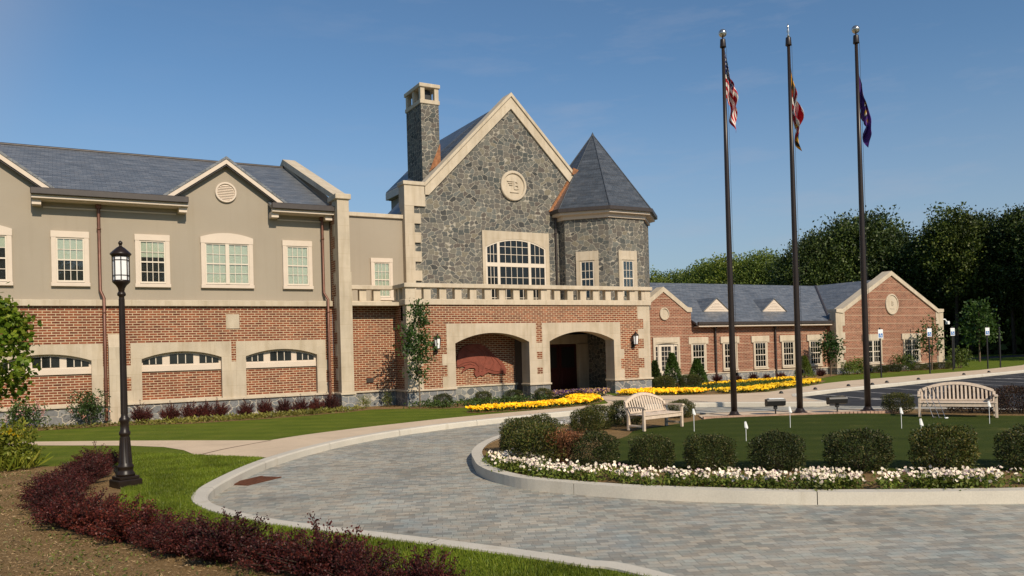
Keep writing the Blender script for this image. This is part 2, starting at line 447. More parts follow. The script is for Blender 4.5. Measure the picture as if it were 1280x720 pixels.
def paver_mat():
    t = NT('pavers'); uv = t.map(t.co('UV'), (1, 1, 1), (0, 0, rad(24)))
    nz = t.noise(t.map(uv, (0.14, 0.14, 1)), 1.0, 2)
    b = t.n.new('ShaderNodeTexBrick'); t.l.new(uv, b.inputs['Vector'])
    b.inputs['Scale'].default_value = 1.0; b.inputs['Brick Width'].default_value = 0.19; b.inputs['Row Height'].default_value = 0.115
    b.inputs['Mortar Size'].default_value = 0.0035; b.inputs['Mortar Smooth'].default_value = 0.3; b.offset = 0.42; b.squash = 0.68; b.squash_frequency = 3
    b.inputs['Color1'].default_value = (0.42, 0.39, 0.32, 1); b.inputs['Color2'].default_value = (0.225, 0.216, 0.186, 1); b.inputs['Mortar'].default_value = (0.19, 0.18, 0.155, 1)
    b.inputs['Bias'].default_value = -0.22
    hue = t.ramp(t.noise(t.map(uv, (3.4, 5.0, 1)), 1.0, 1).outputs['Fac'], [(0.36, (0.93, 1.0, 1.03)), (0.5, (1, 1, 1)), (0.64, (1.05, 0.99, 0.94))])
    c = t.mix(1.0, b.outputs['Color'], hue, 'MULTIPLY')
    c = t.mix(1.0, c, t.ramp(t.noise(uv, 0.55, 6, 0.62).outputs['Fac'], [(0.3, 0.78), (0.68, 1.12)]), 'MULTIPLY')
    c = t.mix(1.0, c, t.ramp(t.noise(uv, 30, 4, 0.7).outputs['Fac'], [(0.3, 0.86), (0.7, 1.1)]), 'MULTIPLY')
    c = t.mix(1.0, c, t.ramp(t.noise(uv, 0.8, 4, 0.6).outputs['Fac'], [(0.34, (0.88, 0.94, 1.02)), (0.52, (1, 1, 1)), (0.68, (1.03, 1.0, 0.97))]), 'MULTIPLY')
    # oil spots, grit in the joints and tyre-worn lanes
    c = t.mix(1.0, c, t.ramp(t.noise(uv, 1.7, 3, 0.5).outputs['Fac'], [(0.25, 0.62), (0.33, 1.0)]), 'MULTIPLY')
    sandy = t.ramp(t.noise(uv, 0.9, 5, 0.7).outputs['Fac'], [(0.55, 0.0), (0.75, 0.35)])
    c = t.mix(sandy, c, (0.40, 0.355, 0.27))
    c = t.mix(1.0, c, t.ramp(t.noise(t.map(uv, (0.25, 1.8, 1)), 1.0, 4).outputs['Fac'], [(0.34, 0.86), (0.5, 1.0)]), 'MULTIPLY')
    t.base(c, 0.8, 0.3)
    t.bump(t.math('SUBTRACT', 1.0, b.outputs['Fac']), 0.5, 0.008)
    return t.m

def concrete(name, c, var=0.16, line=None):
    t = NT(name); ob = t.co('Object')
    v = t.ramp(t.noise(ob, 0.8, 7, 0.65).outputs['Fac'], [(0.3, 1-var), (0.7, 1+var*0.5)])
    f = t.ramp(t.noise(ob, 45, 4, 0.7).outputs['Fac'], [(0.3, 0.9), (0.7, 1.07)])
    c2 = t.mix(1.0, t.mix(1.0, c, v, 'MULTIPLY'), f, 'MULTIPLY')
    st = t.ramp(t.noise(t.map(ob, (1.6, 1.6, 0.4)), 1.0, 3).outputs['Fac'], [(0.62, (1, 1, 1)), (0.75, (0.80, 0.78, 0.74))])
    c2 = t.mix(1.0, c2, st, 'MULTIPLY')
    t.base(c2, 0.88, 0.2); t.bump(t.noise(ob, 60, 3).outputs['Fac'], 0.2, 0.004)
    return t.m

def glass_mat(name='window_glass'):
    t = NT(name); t.n.remove(t.b)
    fr = t.n.new('ShaderNodeFresnel'); fr.inputs['IOR'].default_value = 1.5
    gl = t.n.new('ShaderNodeBsdfGlossy'); gl.inputs['Roughness'].default_value = 0.02; gl.inputs['Color'].default_value = (0.9, 0.95, 1, 1)
    tr = t.n.new('ShaderNodeBsdfTransparent'); tr.inputs['Color'].default_value = (0.93, 0.95, 0.93, 1)
    mxs = t.n.new('ShaderNodeMixShader'); t.l.new(fr.outputs[0], mxs.inputs[0]); t.l.new(tr.outputs[0], mxs.inputs[1]); t.l.new(gl.outputs[0], mxs.inputs[2])
    t.l.new(mxs.outputs[0], t.out.inputs['Surface']); return t.m

BRICK = brick_mat('red_brick', (0.145, 0.040, 0.021), (0.275, 0.083, 0.036), (0.54, 0.415, 0.265))
BRICKR = brick_mat('rose_brick', (0.19, 0.066, 0.038), (0.30, 0.112, 0.064), (0.48, 0.35, 0.235), ms=0.010, dark=0.3, bands=True)
STONE = rubble('grey_field_stone', [(0.052, 0.053, 0.050), (0.125, 0.120, 0.107), (0.075, 0.082, 0.077), (0.165, 0.153, 0.127), (0.105, 0.090, 0.077), (0.14, 0.145, 0.13), (0.19, 0.167, 0.122)], (0.36, 0.325, 0.26), 0.225, 0.060, sq=0.78)
PLINTH = rubble('blue_plinth_stone', [(0.12, 0.128, 0.132), (0.19, 0.20, 0.20), (0.145, 0.15, 0.152), (0.25, 0.245, 0.225), (0.21, 0.215, 0.215), (0.165, 0.165, 0.16)], (0.42, 0.385, 0.32), 0.27, 0.065, seed=3.3, sq=0.75)
SLATE = slate_mat('blue_slate', (0.098, 0.109, 0.122), (0.146, 0.154, 0.164))
SLATE_SHADED = slate_mat('blue_slate_shaded', (0.044, 0.053, 0.065), (0.066, 0.075, 0.088))  # darker copy of the slate; weaker sheen and shade put into its colour
LIME = limestone('cream_limestone', (0.515, 0.435, 0.325))
LIMEP = limestone('cream_limestone_plain', (0.54, 0.457, 0.342), joints=False)
_t = NT('tan_stucco'); _uv = _t.co('UV')
_c = _t.mix(1.0, (0.340, 0.290, 0.222), _t.ramp(_t.noise(_uv, 0.35, 5, 0.6).outputs['Fac'], [(0.3, 0.94), (0.7, 1.04)]), 'MULTIPLY')
_c = _t.mix(1.0, _c, _t.ramp(_t.noise(_t.map(_uv, (5.0, 0.22, 1)), 1.0, 5, 0.6).outputs['Fac'], [(0.30, (0.955, 0.95, 0.94)), (0.48, (1, 1, 1))]), 'MULTIPLY')
_c = _t.mix(1.0, _c, _t.ramp(_t.noise(_uv, 60, 3, 0.7).outputs['Fac'], [(0.3, 0.93), (0.7, 1.05)]), 'MULTIPLY')
_t.base(_c, 0.9, 0.15); _t.bump(_t.noise(_uv, 55, 3).outputs['Fac'], 0.25, 0.006); STUCCO = _t.m
TRIM = plain('cream_trim_paint', (0.60, 0.50, 0.395), 0.55, 0.4, var=0.05, scale=3)
SASH = plain('cream_sash_paint', (0.62, 0.54, 0.43), 0.5, 0.4, var=0.04, scale=3)
BRONZE = plain('dark_bronze_metal', (0.045, 0.034, 0.028), 0.45, 0.5, var=0.2)
COPPER = plain('aged_copper', (0.15, 0.062, 0.038), 0.45, 0.5, metal=0.3, var=0.25, scale=4)
FLASH = plain('new_copper_flashing', (0.32, 0.135, 0.055), 0.45, 0.5, metal=0.45, var=0.45, scale=7)
GLASS = glass_mat()
ROOM = plain('dark_room', (0.012, 0.012, 0.012), 0.8, var=0.3)
BLIND = plain('pale_green_blind', (0.44, 0.455, 0.375), 0.8, 0.1, var=0.07, scale=2)
RELIEF = plain('terracotta_relief', (0.21, 0.058, 0.036), 0.75, 0.3, var=0.25, scale=5, bump=0.3)
IRON = plain('black_painted_iron', (0.018, 0.011, 0.007), 0.38, 0.35, var=0.3)
POLE = plain('bronze_pole_finish', (0.026, 0.017, 0.013), 0.36, 0.4, metal=0.1, var=0.15)
STEEL = plain('polished_ball', (0.55, 0.52, 0.47), 0.2, 0.5, metal=0.9, var=0.1)
FROST = plain('white_lantern_glass', (0.82, 0.82, 0.80), 0.35, 0.5, var=0.04)
TEAK = plain('weathered_pale_wood', (0.61, 0.49, 0.375), 0.7, 0.3, var=0.2, scale=9, bump=0.1)
WHITE = plain('white_paint', (0.80, 0.80, 0.78), 0.5, var=0.05)
BLUE = plain('sign_blue', (0.03, 0.16, 0.42), 0.5, var=0.05)
DOORRED = plain('dark_red_door', (0.045, 0.008, 0.007), 0.4, 0.5, var=0.2)
BLACKM = plain('matt_black', (0.012, 0.012, 0.012), 0.5, var=0.2)
RUST = plain('rusty_iron', (0.13, 0.050, 0.026), 0.8, 0.2, var=0.4, scale=18, bump=0.3)
BARK = plain('grey_brown_bark', (0.16, 0.115, 0.08), 0.9, 0.1, var=0.4, scale=5, bump=0.6)
BARKD = plain('dark_bark', (0.06, 0.045, 0.034), 0.9, 0.1, var=0.4, scale=2, bump=0.6)
PAVER = paver_mat()
WALK = concrete('pink_concrete', (0.62, 0.485, 0.345))
KERB = concrete('pale_kerb_concrete', (0.56, 0.515, 0.43), 0.12)
ASPH = plain('asphalt', (0.040, 0.040, 0.043), 0.9, 0.2, var=0.35, scale=1.2, bump=0.4)
LINE = plain('worn_white_line_paint', (0.42, 0.40, 0.37), 0.8, var=0.4, scale=3)
LAWN = grass_mat('lawn_turf', [(0.085, 0.120, 0.012), (0.115, 0.150, 0.015), (0.150, 0.172, 0.022)], mow=0.5)
TURF = grass_mat('putting_turf', [(0.044, 0.062, 0.009), (0.050, 0.068, 0.010), (0.058, 0.076, 0.012)], 1.4, mow=0.45)
ROUGHG = grass_mat('rough_grass', [(0.05, 0.075, 0.016), (0.07, 0.10, 0.02), (0.10, 0.11, 0.03)], 0.4)
MULCH = NT('brown_mulch')
_n = MULCH.noise(MULCH.co('Object'), 3.0, 8, 0.75); _n2 = MULCH.noise(MULCH.co('Object'), 34, 5, 0.8)
_c = MULCH.ramp(_n2.outputs['Fac'], [(0.28, (0.12, 0.070, 0.030)), (0.5, (0.255, 0.160, 0.070)), (0.72, (0.42, 0.29, 0.15))])
_c = MULCH.mix(1.0, _c, MULCH.ramp(_n.outputs['Fac'], [(0.3, 0.75), (0.7, 1.2)]), 'MULTIPLY')
MULCH.base(_c, 0.95, 0.1); MULCH.bump(_n2.outputs['Fac'], 1.0, 0.03); MULCH = MULCH.m
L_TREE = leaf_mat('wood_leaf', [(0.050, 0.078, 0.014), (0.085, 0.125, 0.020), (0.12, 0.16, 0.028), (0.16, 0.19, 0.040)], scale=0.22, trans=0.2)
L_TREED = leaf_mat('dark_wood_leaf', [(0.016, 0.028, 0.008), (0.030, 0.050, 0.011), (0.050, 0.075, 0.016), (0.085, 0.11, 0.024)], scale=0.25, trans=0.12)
L_MAPLE = leaf_mat('maple_leaf', [(0.08, 0.14, 0.010), (0.13, 0.20, 0.016), (0.19, 0.25, 0.02), (0.26, 0.27, 0.03)], scale=2.5, trans=0.35)
L_SAP = leaf_mat('sapling_leaf', [(0.025, 0.055, 0.012), (0.045, 0.085, 0.018), (0.07, 0.12, 0.025)], scale=2.0, trans=0.25)
L_BOX = leaf_mat('boxwood_leaf', [(0.012, 0.019, 0.005), (0.030, 0.044, 0.008), (0.058, 0.072, 0.014), (0.135, 0.105, 0.038)], scale=3.0, trans=0.08)
L_BOXD = leaf_mat('boxwood_core', [(0.008, 0.012, 0.005), (0.012, 0.016, 0.006)], trans=0)
L_DEAD = leaf_mat('dead_twig', [(0.10, 0.035, 0.015), (0.17, 0.065, 0.03), (0.24, 0.11, 0.055)], scale=3, trans=0.1)
L_BARB = leaf_mat('barberry_leaf', [(0.026, 0.006, 0.006), (0.052, 0.010, 0.010), (0.085, 0.018, 0.014), (0.125, 0.032, 0.022)], scale=2.2, trans=0.15)
L_SHRUB = leaf_mat('shrub_leaf', [(0.03, 0.055, 0.012), (0.055, 0.09, 0.02), (0.09, 0.13, 0.03)], scale=2.5, trans=0.2)
L_LILY = leaf_mat('lily_leaf', [(0.09, 0.12, 0.015), (0.14, 0.17, 0.02), (0.22, 0.22, 0.04)], scale=2.5, trans=0.3)
L_GC = leaf_mat('groundcover_leaf', [(0.10, 0.11, 0.02), (0.17, 0.16, 0.03), (0.25, 0.22, 0.05)], scale=1.2, trans=0.2)
L_GRASS = leaf_mat('grass_blade', [(0.075, 0.115, 0.010), (0.115, 0.16, 0.014), (0.17, 0.20, 0.025)], scale=1.0, trans=0.25)
F_YEL = leaf_mat('yellow_petal', [(0.72, 0.40, 0.005), (0.85, 0.52, 0.01), (0.90, 0.60, 0.02)], scale=2, trans=0.1)
F_WHITE = leaf_mat('white_petal', [(0.56, 0.50, 0.47), (0.66, 0.62, 0.57), (0.72, 0.70, 0.66), (0.70, 0.66, 0.61), (0.52, 0.42, 0.50), (0.12, 0.06, 0.12)], scale=2, trans=0.1)
F_PURP = leaf_mat('purple_petal', [(0.03, 0.015, 0.07), (0.06, 0.02, 0.12), (0.5, 0.35, 0.1)], scale=2, trans=0.1)
F_PINK = leaf_mat('pink_petal', [(0.55, 0.25, 0.25), (0.65, 0.35, 0.33)], trans=0.1)

# ------------------------------------------------------------------ ground, drive, pavements
def catmull(P, n=6, closed=False):
    P = [np.array(p, dtype=float) for p in P]; out = []
    N = len(P)
    rng_ = range(N if closed else N-1)
    for i in rng_:
        p0 = P[(i-1) % N] if closed or i > 0 else P[0]; p1 = P[i]; p2 = P[(i+1) % N]
        p3 = P[(i+2) % N] if closed or i+2 < N else P[-1]
        for k in range(n):
            t = k/n
            out.append(tuple(0.5*((2*p1)+(-p0+p2)*t+(2*p0-5*p1+4*p2-p3)*t*t+(-p0+3*p1-3*p2+p3)*t**3)))
    if not closed: out.append(tuple(P[-1]))
    return out
def offset(P, d, closed=False):
    """shift a polyline sideways, d to the right of its direction"""
    out = []; N = len(P)
    for i in range(N):
        a = np.array(P[(i-1) % N] if closed else P[max(i-1, 0)]); b = np.array(P[(i+1) % N] if closed else P[min(i+1, N-1)])
        t = b-a; t = t/(np.linalg.norm(t)+1e-9); out.append((P[i][0]+t[1]*d, P[i][1]-t[0]*d))
    return out
def sheet(name, poly, z, mat, depth=0.0, kind='structure'):
    bm = bmesh.new()
    vs = [bm.verts.new((x, y, z)) for x, y in poly]
    f = bm.faces.new(vs)
    if f.normal.z < 0 or True:
        bm.normal_update()
        if f.normal.z < 0: f.normal_flip()
    if depth:
        n = len(vs); lo = [bm.verts.new((x, y, z-depth)) for x, y in poly]
        for i in range(n):
            j = (i+1) % n; bm.faces.new((vs[i], vs[j], lo[j], lo[i]))
        bmesh.ops.recalc_face_normals(bm, faces=bm.faces[:])
    bmesh.ops.triangulate(bm, faces=bm.faces[:], quad_method='BEAUTY', ngon_method='EAR_CLIP')
    bm.normal_update()
    me = bpy.data.meshes.new(name)
    uvl = bm.loops.layers.uv.new('UVMap')
    for fc in bm.faces:
        for l in fc.loops: l[uvl].uv = (l.vert.co.x, l.vert.co.y)
    bm.to_mesh(me); bm.free(); me.materials.append(mat)
    o = bpy.data.objects.new(name, me); COL.objects.link(o)
    return tag(o, kind=kind)

JOINT = catmull([(5.4, -8), (5.15, -2), (5.0, 3), (4.66, 6.0), (4.41, 6.59), (4.12, 7.23), (3.63, 8.14), (3.1, 9.05), (2.68, 9.76), (2.28, 10.5), (1.97, 11.25), (1.76, 12.0), (1.67, 12.7), (1.74, 13.45), (2.0, 14.25), (2.5, 15.3), (3.11, 16.42), (3.8, 17.45), (4.6, 18.42), (5.45, 19.28), (6.41, 20.1), (7.98, 21.08), (9.79, 21.85), (11.84, 22.4), (14.44, 22.9), (17.0, 23.25), (18.97, 23.15), (20.64, 22.3), (22.0, 20.9), (22.9, 19.9), (23.45, 19.4)], 5)
PARKEDGE = [(24.15, 20.7), (25.0, 22.2), (26.1, 23.2), (29.7, 24.1), (35.3, 25.0), (44.4, 26.7), (50.2, 27.6), (60, 29.2), (80, 33)]
sheet('ground', [(-900, -300), (1500, -300), (1500, 1500), (-900, 1500)], -0.17, ROUGHG)
slab = JOINT + PARKEDGE + [(150, 47), (150, 78), (-70, 78), (-70, -30), (5.5, -30)]
sheet('lawn', slab, 0.0, LAWN, 0.2)
sheet('driveway', [(0.5, -12), (40, -12), (40, 5), (31, 8.5), (26.4, 14.1), (24.3, 20.5), (24, 24.5), (0.5, 24.5)], -0.14, PAVER)
sheet('parking_lot', [(23.2, 20.2), (26.2, 14.2), (31, 8.2), (70, -12), (160, -12), (160, 48), (80, 38), (26, 26)], -0.135, ASPH)
# pavement following the kerb, path to the left, pale forecourt in front of the entrance
i0 = min(range(len(JOINT)), key=lambda i: math.hypot(JOINT[i][0]-3.75, JOINT[i][1]-17.45))
i1 = min(range(len(JOINT)), key=lambda i: math.hypot(JOINT[i][0]-18.97, JOINT[i][1]-23.15))
walk_out = catmull([(17.71, 24.75), (15.42, 24.35), (12.8, 24.0), (10.51, 23.55), (8.79, 23.0), (7.23, 22.45), (5.7, 21.75), (4.6, 21.02)], 4)
sheet('pavement', JOINT[i0:i1+1]+[(18.97, 25.3)]+walk_out+[(2.9, 22.6), (1.57, 23.78), (-0.92, 25.75), (-4.5, 28.2), (-18, 28.9), (-18, 27.7), (-4.2, 27.0), (-0.75, 24.5), (1.42, 22.45), (2.15, 21.4), (2.47, 20.3), (2.55, 19.2)], 0.006, WALK)
sheet('forecourt', JOINT[i1-6:]+PARKEDGE[:-1]+[(70, 36.6), (60, 32.4), (51, 30.2), (45.1, 29.6), (39.2, 28.75), (36.3, 28.4), (33.6, 27.7), (30.2, 26.3), (26.6, 24.95), (24.4, 25.3), (22.9, 26.4), (20.95, 28.3), (22.1, 30.9), (22.1, 34.5), (18.8, 34.5), (18.8, 30.9), (19.6, 27.4), (18.3, 25.2)], 0.011, WALK)
def kerb(name, line, w, top, bot, mat, seg=3.0, closed=False, gap=0.012):
    """poured kerb: segments with fine joints, rounded inner arris; drive on the right of the line"""
    mb = MB(); inner = offset(line, w, closed); mid = offset(line, w-0.03, closed)
    L = 0.0; N = len(line); idx = list(range(N)) + ([0] if closed else [])
    for a, b in zip(idx[:-1], idx[1:]):
        p, q = np.array(line[a]), np.array(line[b]); d = np.linalg.norm(q-p); L += d
        c0 = 0.0; c1 = 1.0
        if L > seg: c1 = 1.0-gap/max(d, 1e-6); L = 0.0
        def lp(S, t, z): return (S[a][0]+(S[b][0]-S[a][0])*t, S[a][1]+(S[b][1]-S[a][1])*t, z)
        ring0 = [lp(line, c0, bot), lp(line, c0, top), lp(mid, c0, top), lp(inner, c0, top-0.03), lp(inner, c0, bot)]
        ring1 = [lp(line, c1, bot), lp(line, c1, top), lp(mid, c1, top), lp(inner, c1, top-0.03), lp(inner, c1, bot)]
        for k in range(4): mb.face([ring0[k], ring1[k], ring1[k+1], ring0[k+1]])
        if c1 < 1: mb.face(ring1); 
        if L == 0.0 or a == 0: mb.face(ring0[::-1])
    return tag(mb.build(name, mat), kind='structure')
kerb('kerb', JOINT, 0.24, 0.022, -0.16, KERB)
kerb('kerb', [JOINT[-1]]+PARKEDGE, 0.18, 0.018, -0.16, KERB)
# brown expansion joint between pavement and kerb, and across the pavement where the path leaves it
mbj = MB(); jl = JOINT[i0:i1]; jo = offset(jl, -0.055)
for a in range(len(jl)-1): mbj.face([(*jo[a], 0.009), (*jl[a], 0.009), (*jl[a+1], 0.009), (*jo[a+1], 0.009)])
cj = catmull([(2.62, 19.05), (3.2, 19.75), (3.85, 20.35), (4.6, 20.95)], 4); cjo = offset(cj, 0.06)
for a in range(len(cj)-1): mbj.face([(*cj[a], 0.009), (*cjo[a], 0.009), (*cjo[a+1], 0.009), (*cj[a+1], 0.009)])
tag(mbj.build('joint_strip', plain('joint_fibre', (0.16, 0.09, 0.06), 0.9)), kind='structure')

# island: kerb, mulch, putting turf, concrete pad under the flagpoles
ISL = catmull([(6.90, 13.9), (6.62, 13.1), (6.50, 12.3), (6.55, 11.5), (6.82, 10.8), (7.15, 10.15), (7.51, 9.58), (8.22, 8.74), (9.03, 7.90), (9.8, 7.28), (10.59, 6.72), (11.41, 6.17), (13.0, 5.3), (15.5, 4.6), (18.5, 4.9), (21.2, 6.6), (23.2, 9.2), (23.9, 11.6), (23.6, 13.6), (22.4, 15.4), (20.3, 17.2), (17.6, 18.75), (15.2, 19.4), (12.8, 19.3), (10.6, 18.5), (8.8, 17.0), (7.6, 15.4)], 5, True)
kerb('kerb', ISL, -0.19, 0.04, -0.16, KERB, 3.4, True)   # wall on the outside
isl_in = offset(ISL, -0.17, True)
sheet('island_bed', isl_in, 0.0, MULCH, 0.15)
GREEN = catmull([(11.6, 15.3), (12.4, 16.05), (13.3, 16.5), (14.4, 16.75), (15.4, 17.1), (16.3, 17.25), (17.79, 16.66), (19.07, 16.03), (20.2, 15.3), (20.6, 14.2), (21.4, 13.0), (22.3, 11.5), (22.0, 9.6), (20.0, 7.6), (17.5, 6.6), (15.0, 6.6), (12.8, 7.6), (11.4, 8.7), (10.2, 9.8), (9.3, 10.9), (8.9, 12.1), (9.3, 13.4), (10.3, 14.4)], 5, True)
sheet('putting_green', GREEN, 0.028, TURF, 0.03)
sheet('flagpole_pad', [(16.05, 17.55), (17.79, 16.8), (19.07, 16.17), (21.3, 14.98), (22.2, 15.2), (20.1, 17.05), (17.55, 18.5), (16.6, 18.3)], 0.03, WALK, 0.04)
mb = MB()                                        # row of upright edging bricks along the green
ed = catmull([(16.05, 17.47), (17.79, 16.72), (19.07, 16.09), (21.25, 14.9)], 24)
acc = 0
for a in range(len(ed)-1):
    p, q = ed[a], ed[a+1]; d = np.array(q)-np.array(p); L = np.linalg.norm(d); t = d/L
    n = int(L/0.115+0.5) or 1
    for k in range(n):
        c = np.array(p)+d*(k+0.5)/n; h = 0.048; w = np.array([-t[1], t[0]])*0.05
        pts = [c-t*h-w, c+t*h-w, c+t*h+w, c-t*h+w]
        lo = [(x, y, 0.0) for x, y in pts]; hi = [(x, y, 0.075) for x, y in pts]
        mb.face(hi)
        for i in range(4): mb.face([lo[i], lo[(i+1) % 4], hi[(i+1) % 4], hi[i]])
tag(mb.build('brick_edging', plain('edging_brick', (0.42, 0.27, 0.19), 0.85, var=0.3, scale=8)), kind='structure')

# soil beds
sheet('planting_bed', catmull([(3.25, 6.0), (2.85, 7.3), (2.45, 8.05), (1.95, 8.95), (1.55, 9.65), (1.15, 10.35), (0.8, 11.05), (0.58, 11.9), (0.55, 12.8), (0.68, 13.8), (0.82, 14.6), (0.86, 15.4), (0.92, 16.4), (1.05, 17.4), (1.0, 18.3), (0.4, 18.8), (-0.4, 19.3), (-1.2, 19.9), (-2.4, 20.6), (-4.5, 21.2), (-9, 20), (-11, 8), (-7, -6), (2.5, -6), (3.6, 0), (3.7, 3.5)], 4, True), 0.006, MULCH)
sheet('planting_bed', [(-16, 31.3), (-16, 29.9), (1.9, 29.5), (3.6, 28.4), (6.2, 28.3), (9, 28.9), (10.3, 29.6), (11.4, 29.0), (12.6, 27.6), (14.6, 27.4), (17.5, 28.4), (18.7, 28.9), (18.7, 30.1), (12.0, 30.1), (12.0, 31.4)], 0.005, MULCH)
sheet('planting_bed', catmull([(12.3, 25.3), (12.6, 24.75), (13.9, 24.5), (15.4, 24.55), (17.2, 24.9), (18.5, 25.9), (19.4, 27.3), (19.6, 28.6), (18.3, 28.6), (16.6, 27.2), (15, 26.6), (13.2, 26.3)], 4, True), 0.012, MULCH)
sheet('planting_bed', [(21.1, 28.45), (23.0, 26.6), (24.5, 25.5), (26.6, 25.15), (30.1, 26.5), (33.4, 27.9), (35.6, 29.3), (37, 31.2), (42.9, 34), (42.9, 35.35), (24.4, 35.35), (24.4, 30.3), (22.4, 30.0)], 0.007, MULCH)
sheet('planting_bed', [(43.2, 33.5), (54.5, 33.4), (54.5, 34.6), (43.2, 34.6)], 0.007, MULCH)
# parking bays
mb = MB()
dv = np.array([-0.28, -0.96]); 
for k in range(12):
    t = 1.2+2.75*k
    a = np.array([27.0, 23.5])+np.array([0.985, 0.165])*t; b = a+dv*5.2; w = np.array([0.96, -0.28])*0.06
    mb.face([(*(a-w), -0.131), (*(a+w), -0.131), (*(b+w), -0.131), (*(b-w), -0.131)])
for (x, y) in ((29.6, 20.6), (27.3, 20.0), (38.5, 23.4), (44, 24.4)):
    for s_ in (-0.35, 0.0, 0.35):
        mb.face([(x+s_, y-0.55, -0.131), (x+s_+0.13, y-0.55, -0.131), (x+s_-0.02, y+0.55, -0.131), (x+s_-0.15, y+0.55, -0.131)])
tag(mb.build('bay_markings', LINE), kind='structure')
sheet('road', [(58, 47.5), (66, 46.5), (78, 45.2), (110, 46.5), (150, 49), (150, 55), (110, 51.5), (78, 49.2), (66, 49.8), (58, 50.5)], 0.006, ASPH)

# ------------------------------------------------------------------ the building
BLD = empty('clubhouse_building', (12, 33, 0), 0, 'long brick, stucco and slate building with a grey stone gable, pointed turret and arched entrance', 'building')
def part(mb, name, mats, label=None, parent=None):
    o = mb.build(name, mats, parent or BLD)
    if label: o['label'] = label
    return o
def each(name, mats, boxes, bev=0.0):
    for b in boxes:
        m = MB()
        if bev: m.bev(*b, bev)
        else: m.box(*b)
        part(m, name, mats)
def xf_apply(mb, X):
    if X is not None: mb.v = [tuple(X @ Vector(p)) for p in mb.v]
    return mb
def at_wall(y): return Matrix.Translation((0, y, 0))

def window(X, x0, x1, z0, z1, tw=0.10, th=0.18, sill=0.12, cols=4, rows=4, blind=1.0, units=1, arched=0.0, lint=None, trim=None, sidewide=None, rail=True, dark=ROOM):
    """sash window on the wall plane y=0 facing -y; trim > sill, sash, pane, blind"""
    trim = trim or TRIM
    L, Rr = x0-tw, x1+tw
    m = MB()
    m.bev(L, x0, -0.085, 0.02, z0-0.02, z1, 0.008); m.bev(x1, Rr, -0.085, 0.02, z0-0.02, z1, 0.008)
    lx0, lx1 = lint or (L-0.01, Rr+0.01)
    if arched:
        n = 12; poly = [(lx0, z1), (lx1, z1), (lx1, z1+th)]
        for k in range(1, n): 
            t = 1-k/n; poly.append((lx0+(lx1-lx0)*t, z1+th+arched*(1-(2*t-1)**2)))
        poly.append((lx0, z1+th)); m.prism(poly, 'y', -0.095, 0.02)
    else: m.bev(lx0, lx1, -0.092, 0.02, z1, z1+th, 0.008)
    m.box(x0, x1, -0.006, 0.01, z0, z1, 1)      # the dark room behind the glass
    w = part(xf_apply(m, X), 'window', [trim, dark])
    s = MB(); s.bev(L-0.02, Rr+0.02, -0.13, 0.02, z0-0.02-sill, z0-0.021, 0.01)
    part(xf_apply(s, X), 'sill', trim, parent=w)
    p = MB(); p.box(x0+0.01, x1-0.01, -0.030, -0.026, z0+0.01, z1-0.01); part(xf_apply(p, X), 'pane', GLASS, parent=w)
    f = MB(); uw = (x1-x0)/units
    for u in range(units):
        a, b = x0+u*uw, x0+(u+1)*uw; fw = 0.045
        f.box(a, a+fw, -0.06, -0.031, z0, z1); f.box(b-fw, b, -0.06, -0.031, z0, z1)
        f.box(a+fw, b-fw, -0.058, -0.031, z0, z0+0.06); f.box(a+fw, b-fw, -0.058, -0.031, z1-fw, z1)
        zm = (z0+z1)/2
        if rail: f.box(a+fw, b-fw, -0.056, -0.031, zm-0.025, zm+0.025)
        for c in range(1, cols):
            xx = a+fw+(b-a-2*fw)*c/cols; f.box(xx-0.011, xx+0.011, -0.046, -0.0315, z0+0.06, z1-fw)
        for r in range(1, rows):
            zz = z0+0.05+(z1-z0-0.10)*r/rows
            if rail and abs(zz-zm) < 0.05: continue
            f.box(a+fw, b-fw, -0.045, -0.032, zz-0.011, zz+0.011)
        if u: f.bev(a-0.07, a+0.07, -0.075, -0.03, z0, z1, 0.008)
    part(xf_apply(f, X), 'sash', SASH, parent=w)
    if blind > 0:
        bl = MB(); bl.box(x0+0.02, x1-0.02, -0.016, -0.010, z1-(z1-z0)*blind+0.02, z1-0.02); part(xf_apply(bl, X), 'blind', BLIND, parent=w)
    return w
def oval(X, cx, cz, rx, rz, name='medallion', ring=0.82, mat=None, n=36, d=0.09):
    """carved stone disc with a raised rim"""
    m = MB()
    def E(r, y): return [(cx+rx*r*math.cos(2*math.pi*k/n), y, cz+rz*r*math.sin(2*math.pi*k/n)) for k in range(n)]
    rings = [E(1, 0.0), E(1, -d*0.8), E(0.96, -d), E(ring+0.03, -d), E(ring, -d*0.45)]
    for a, b in zip(rings[:-1], rings[1:]):
        for k in range(n): m.face([a[k], a[(k+1) % n], b[(k+1) % n], b[k]])
    m.face(rings[-1])
    return part(xf_apply(m, X), name, mat or LIMEP), -d*0.45
def glyphs(text, size, depth):
    """raised letters as a mesh in the xz plane, centred"""
    cu = bpy.data.curves.new('letters', 'FONT'); cu.body = text; cu.size = size; cu.extrude = depth; cu.align_x = 'CENTER'; cu.align_y = 'CENTER'; cu.resolution_u = 3
    o = bpy.data.objects.new('letters', cu); COL.objects.link(o)
    dg = bpy.context.evaluated_depsgraph_get(); me = o.evaluated_get(dg).to_mesh()
    vs = [(v.co.x, -v.co.z, v.co.y) for v in me.vertices]; fs = [tuple(p.vertices) for p in me.polygons]
    o.evaluated_get(dg).to_mesh_clear(); bpy.data.objects.remove(o); bpy.data.curves.remove(cu)
    return vs, fs
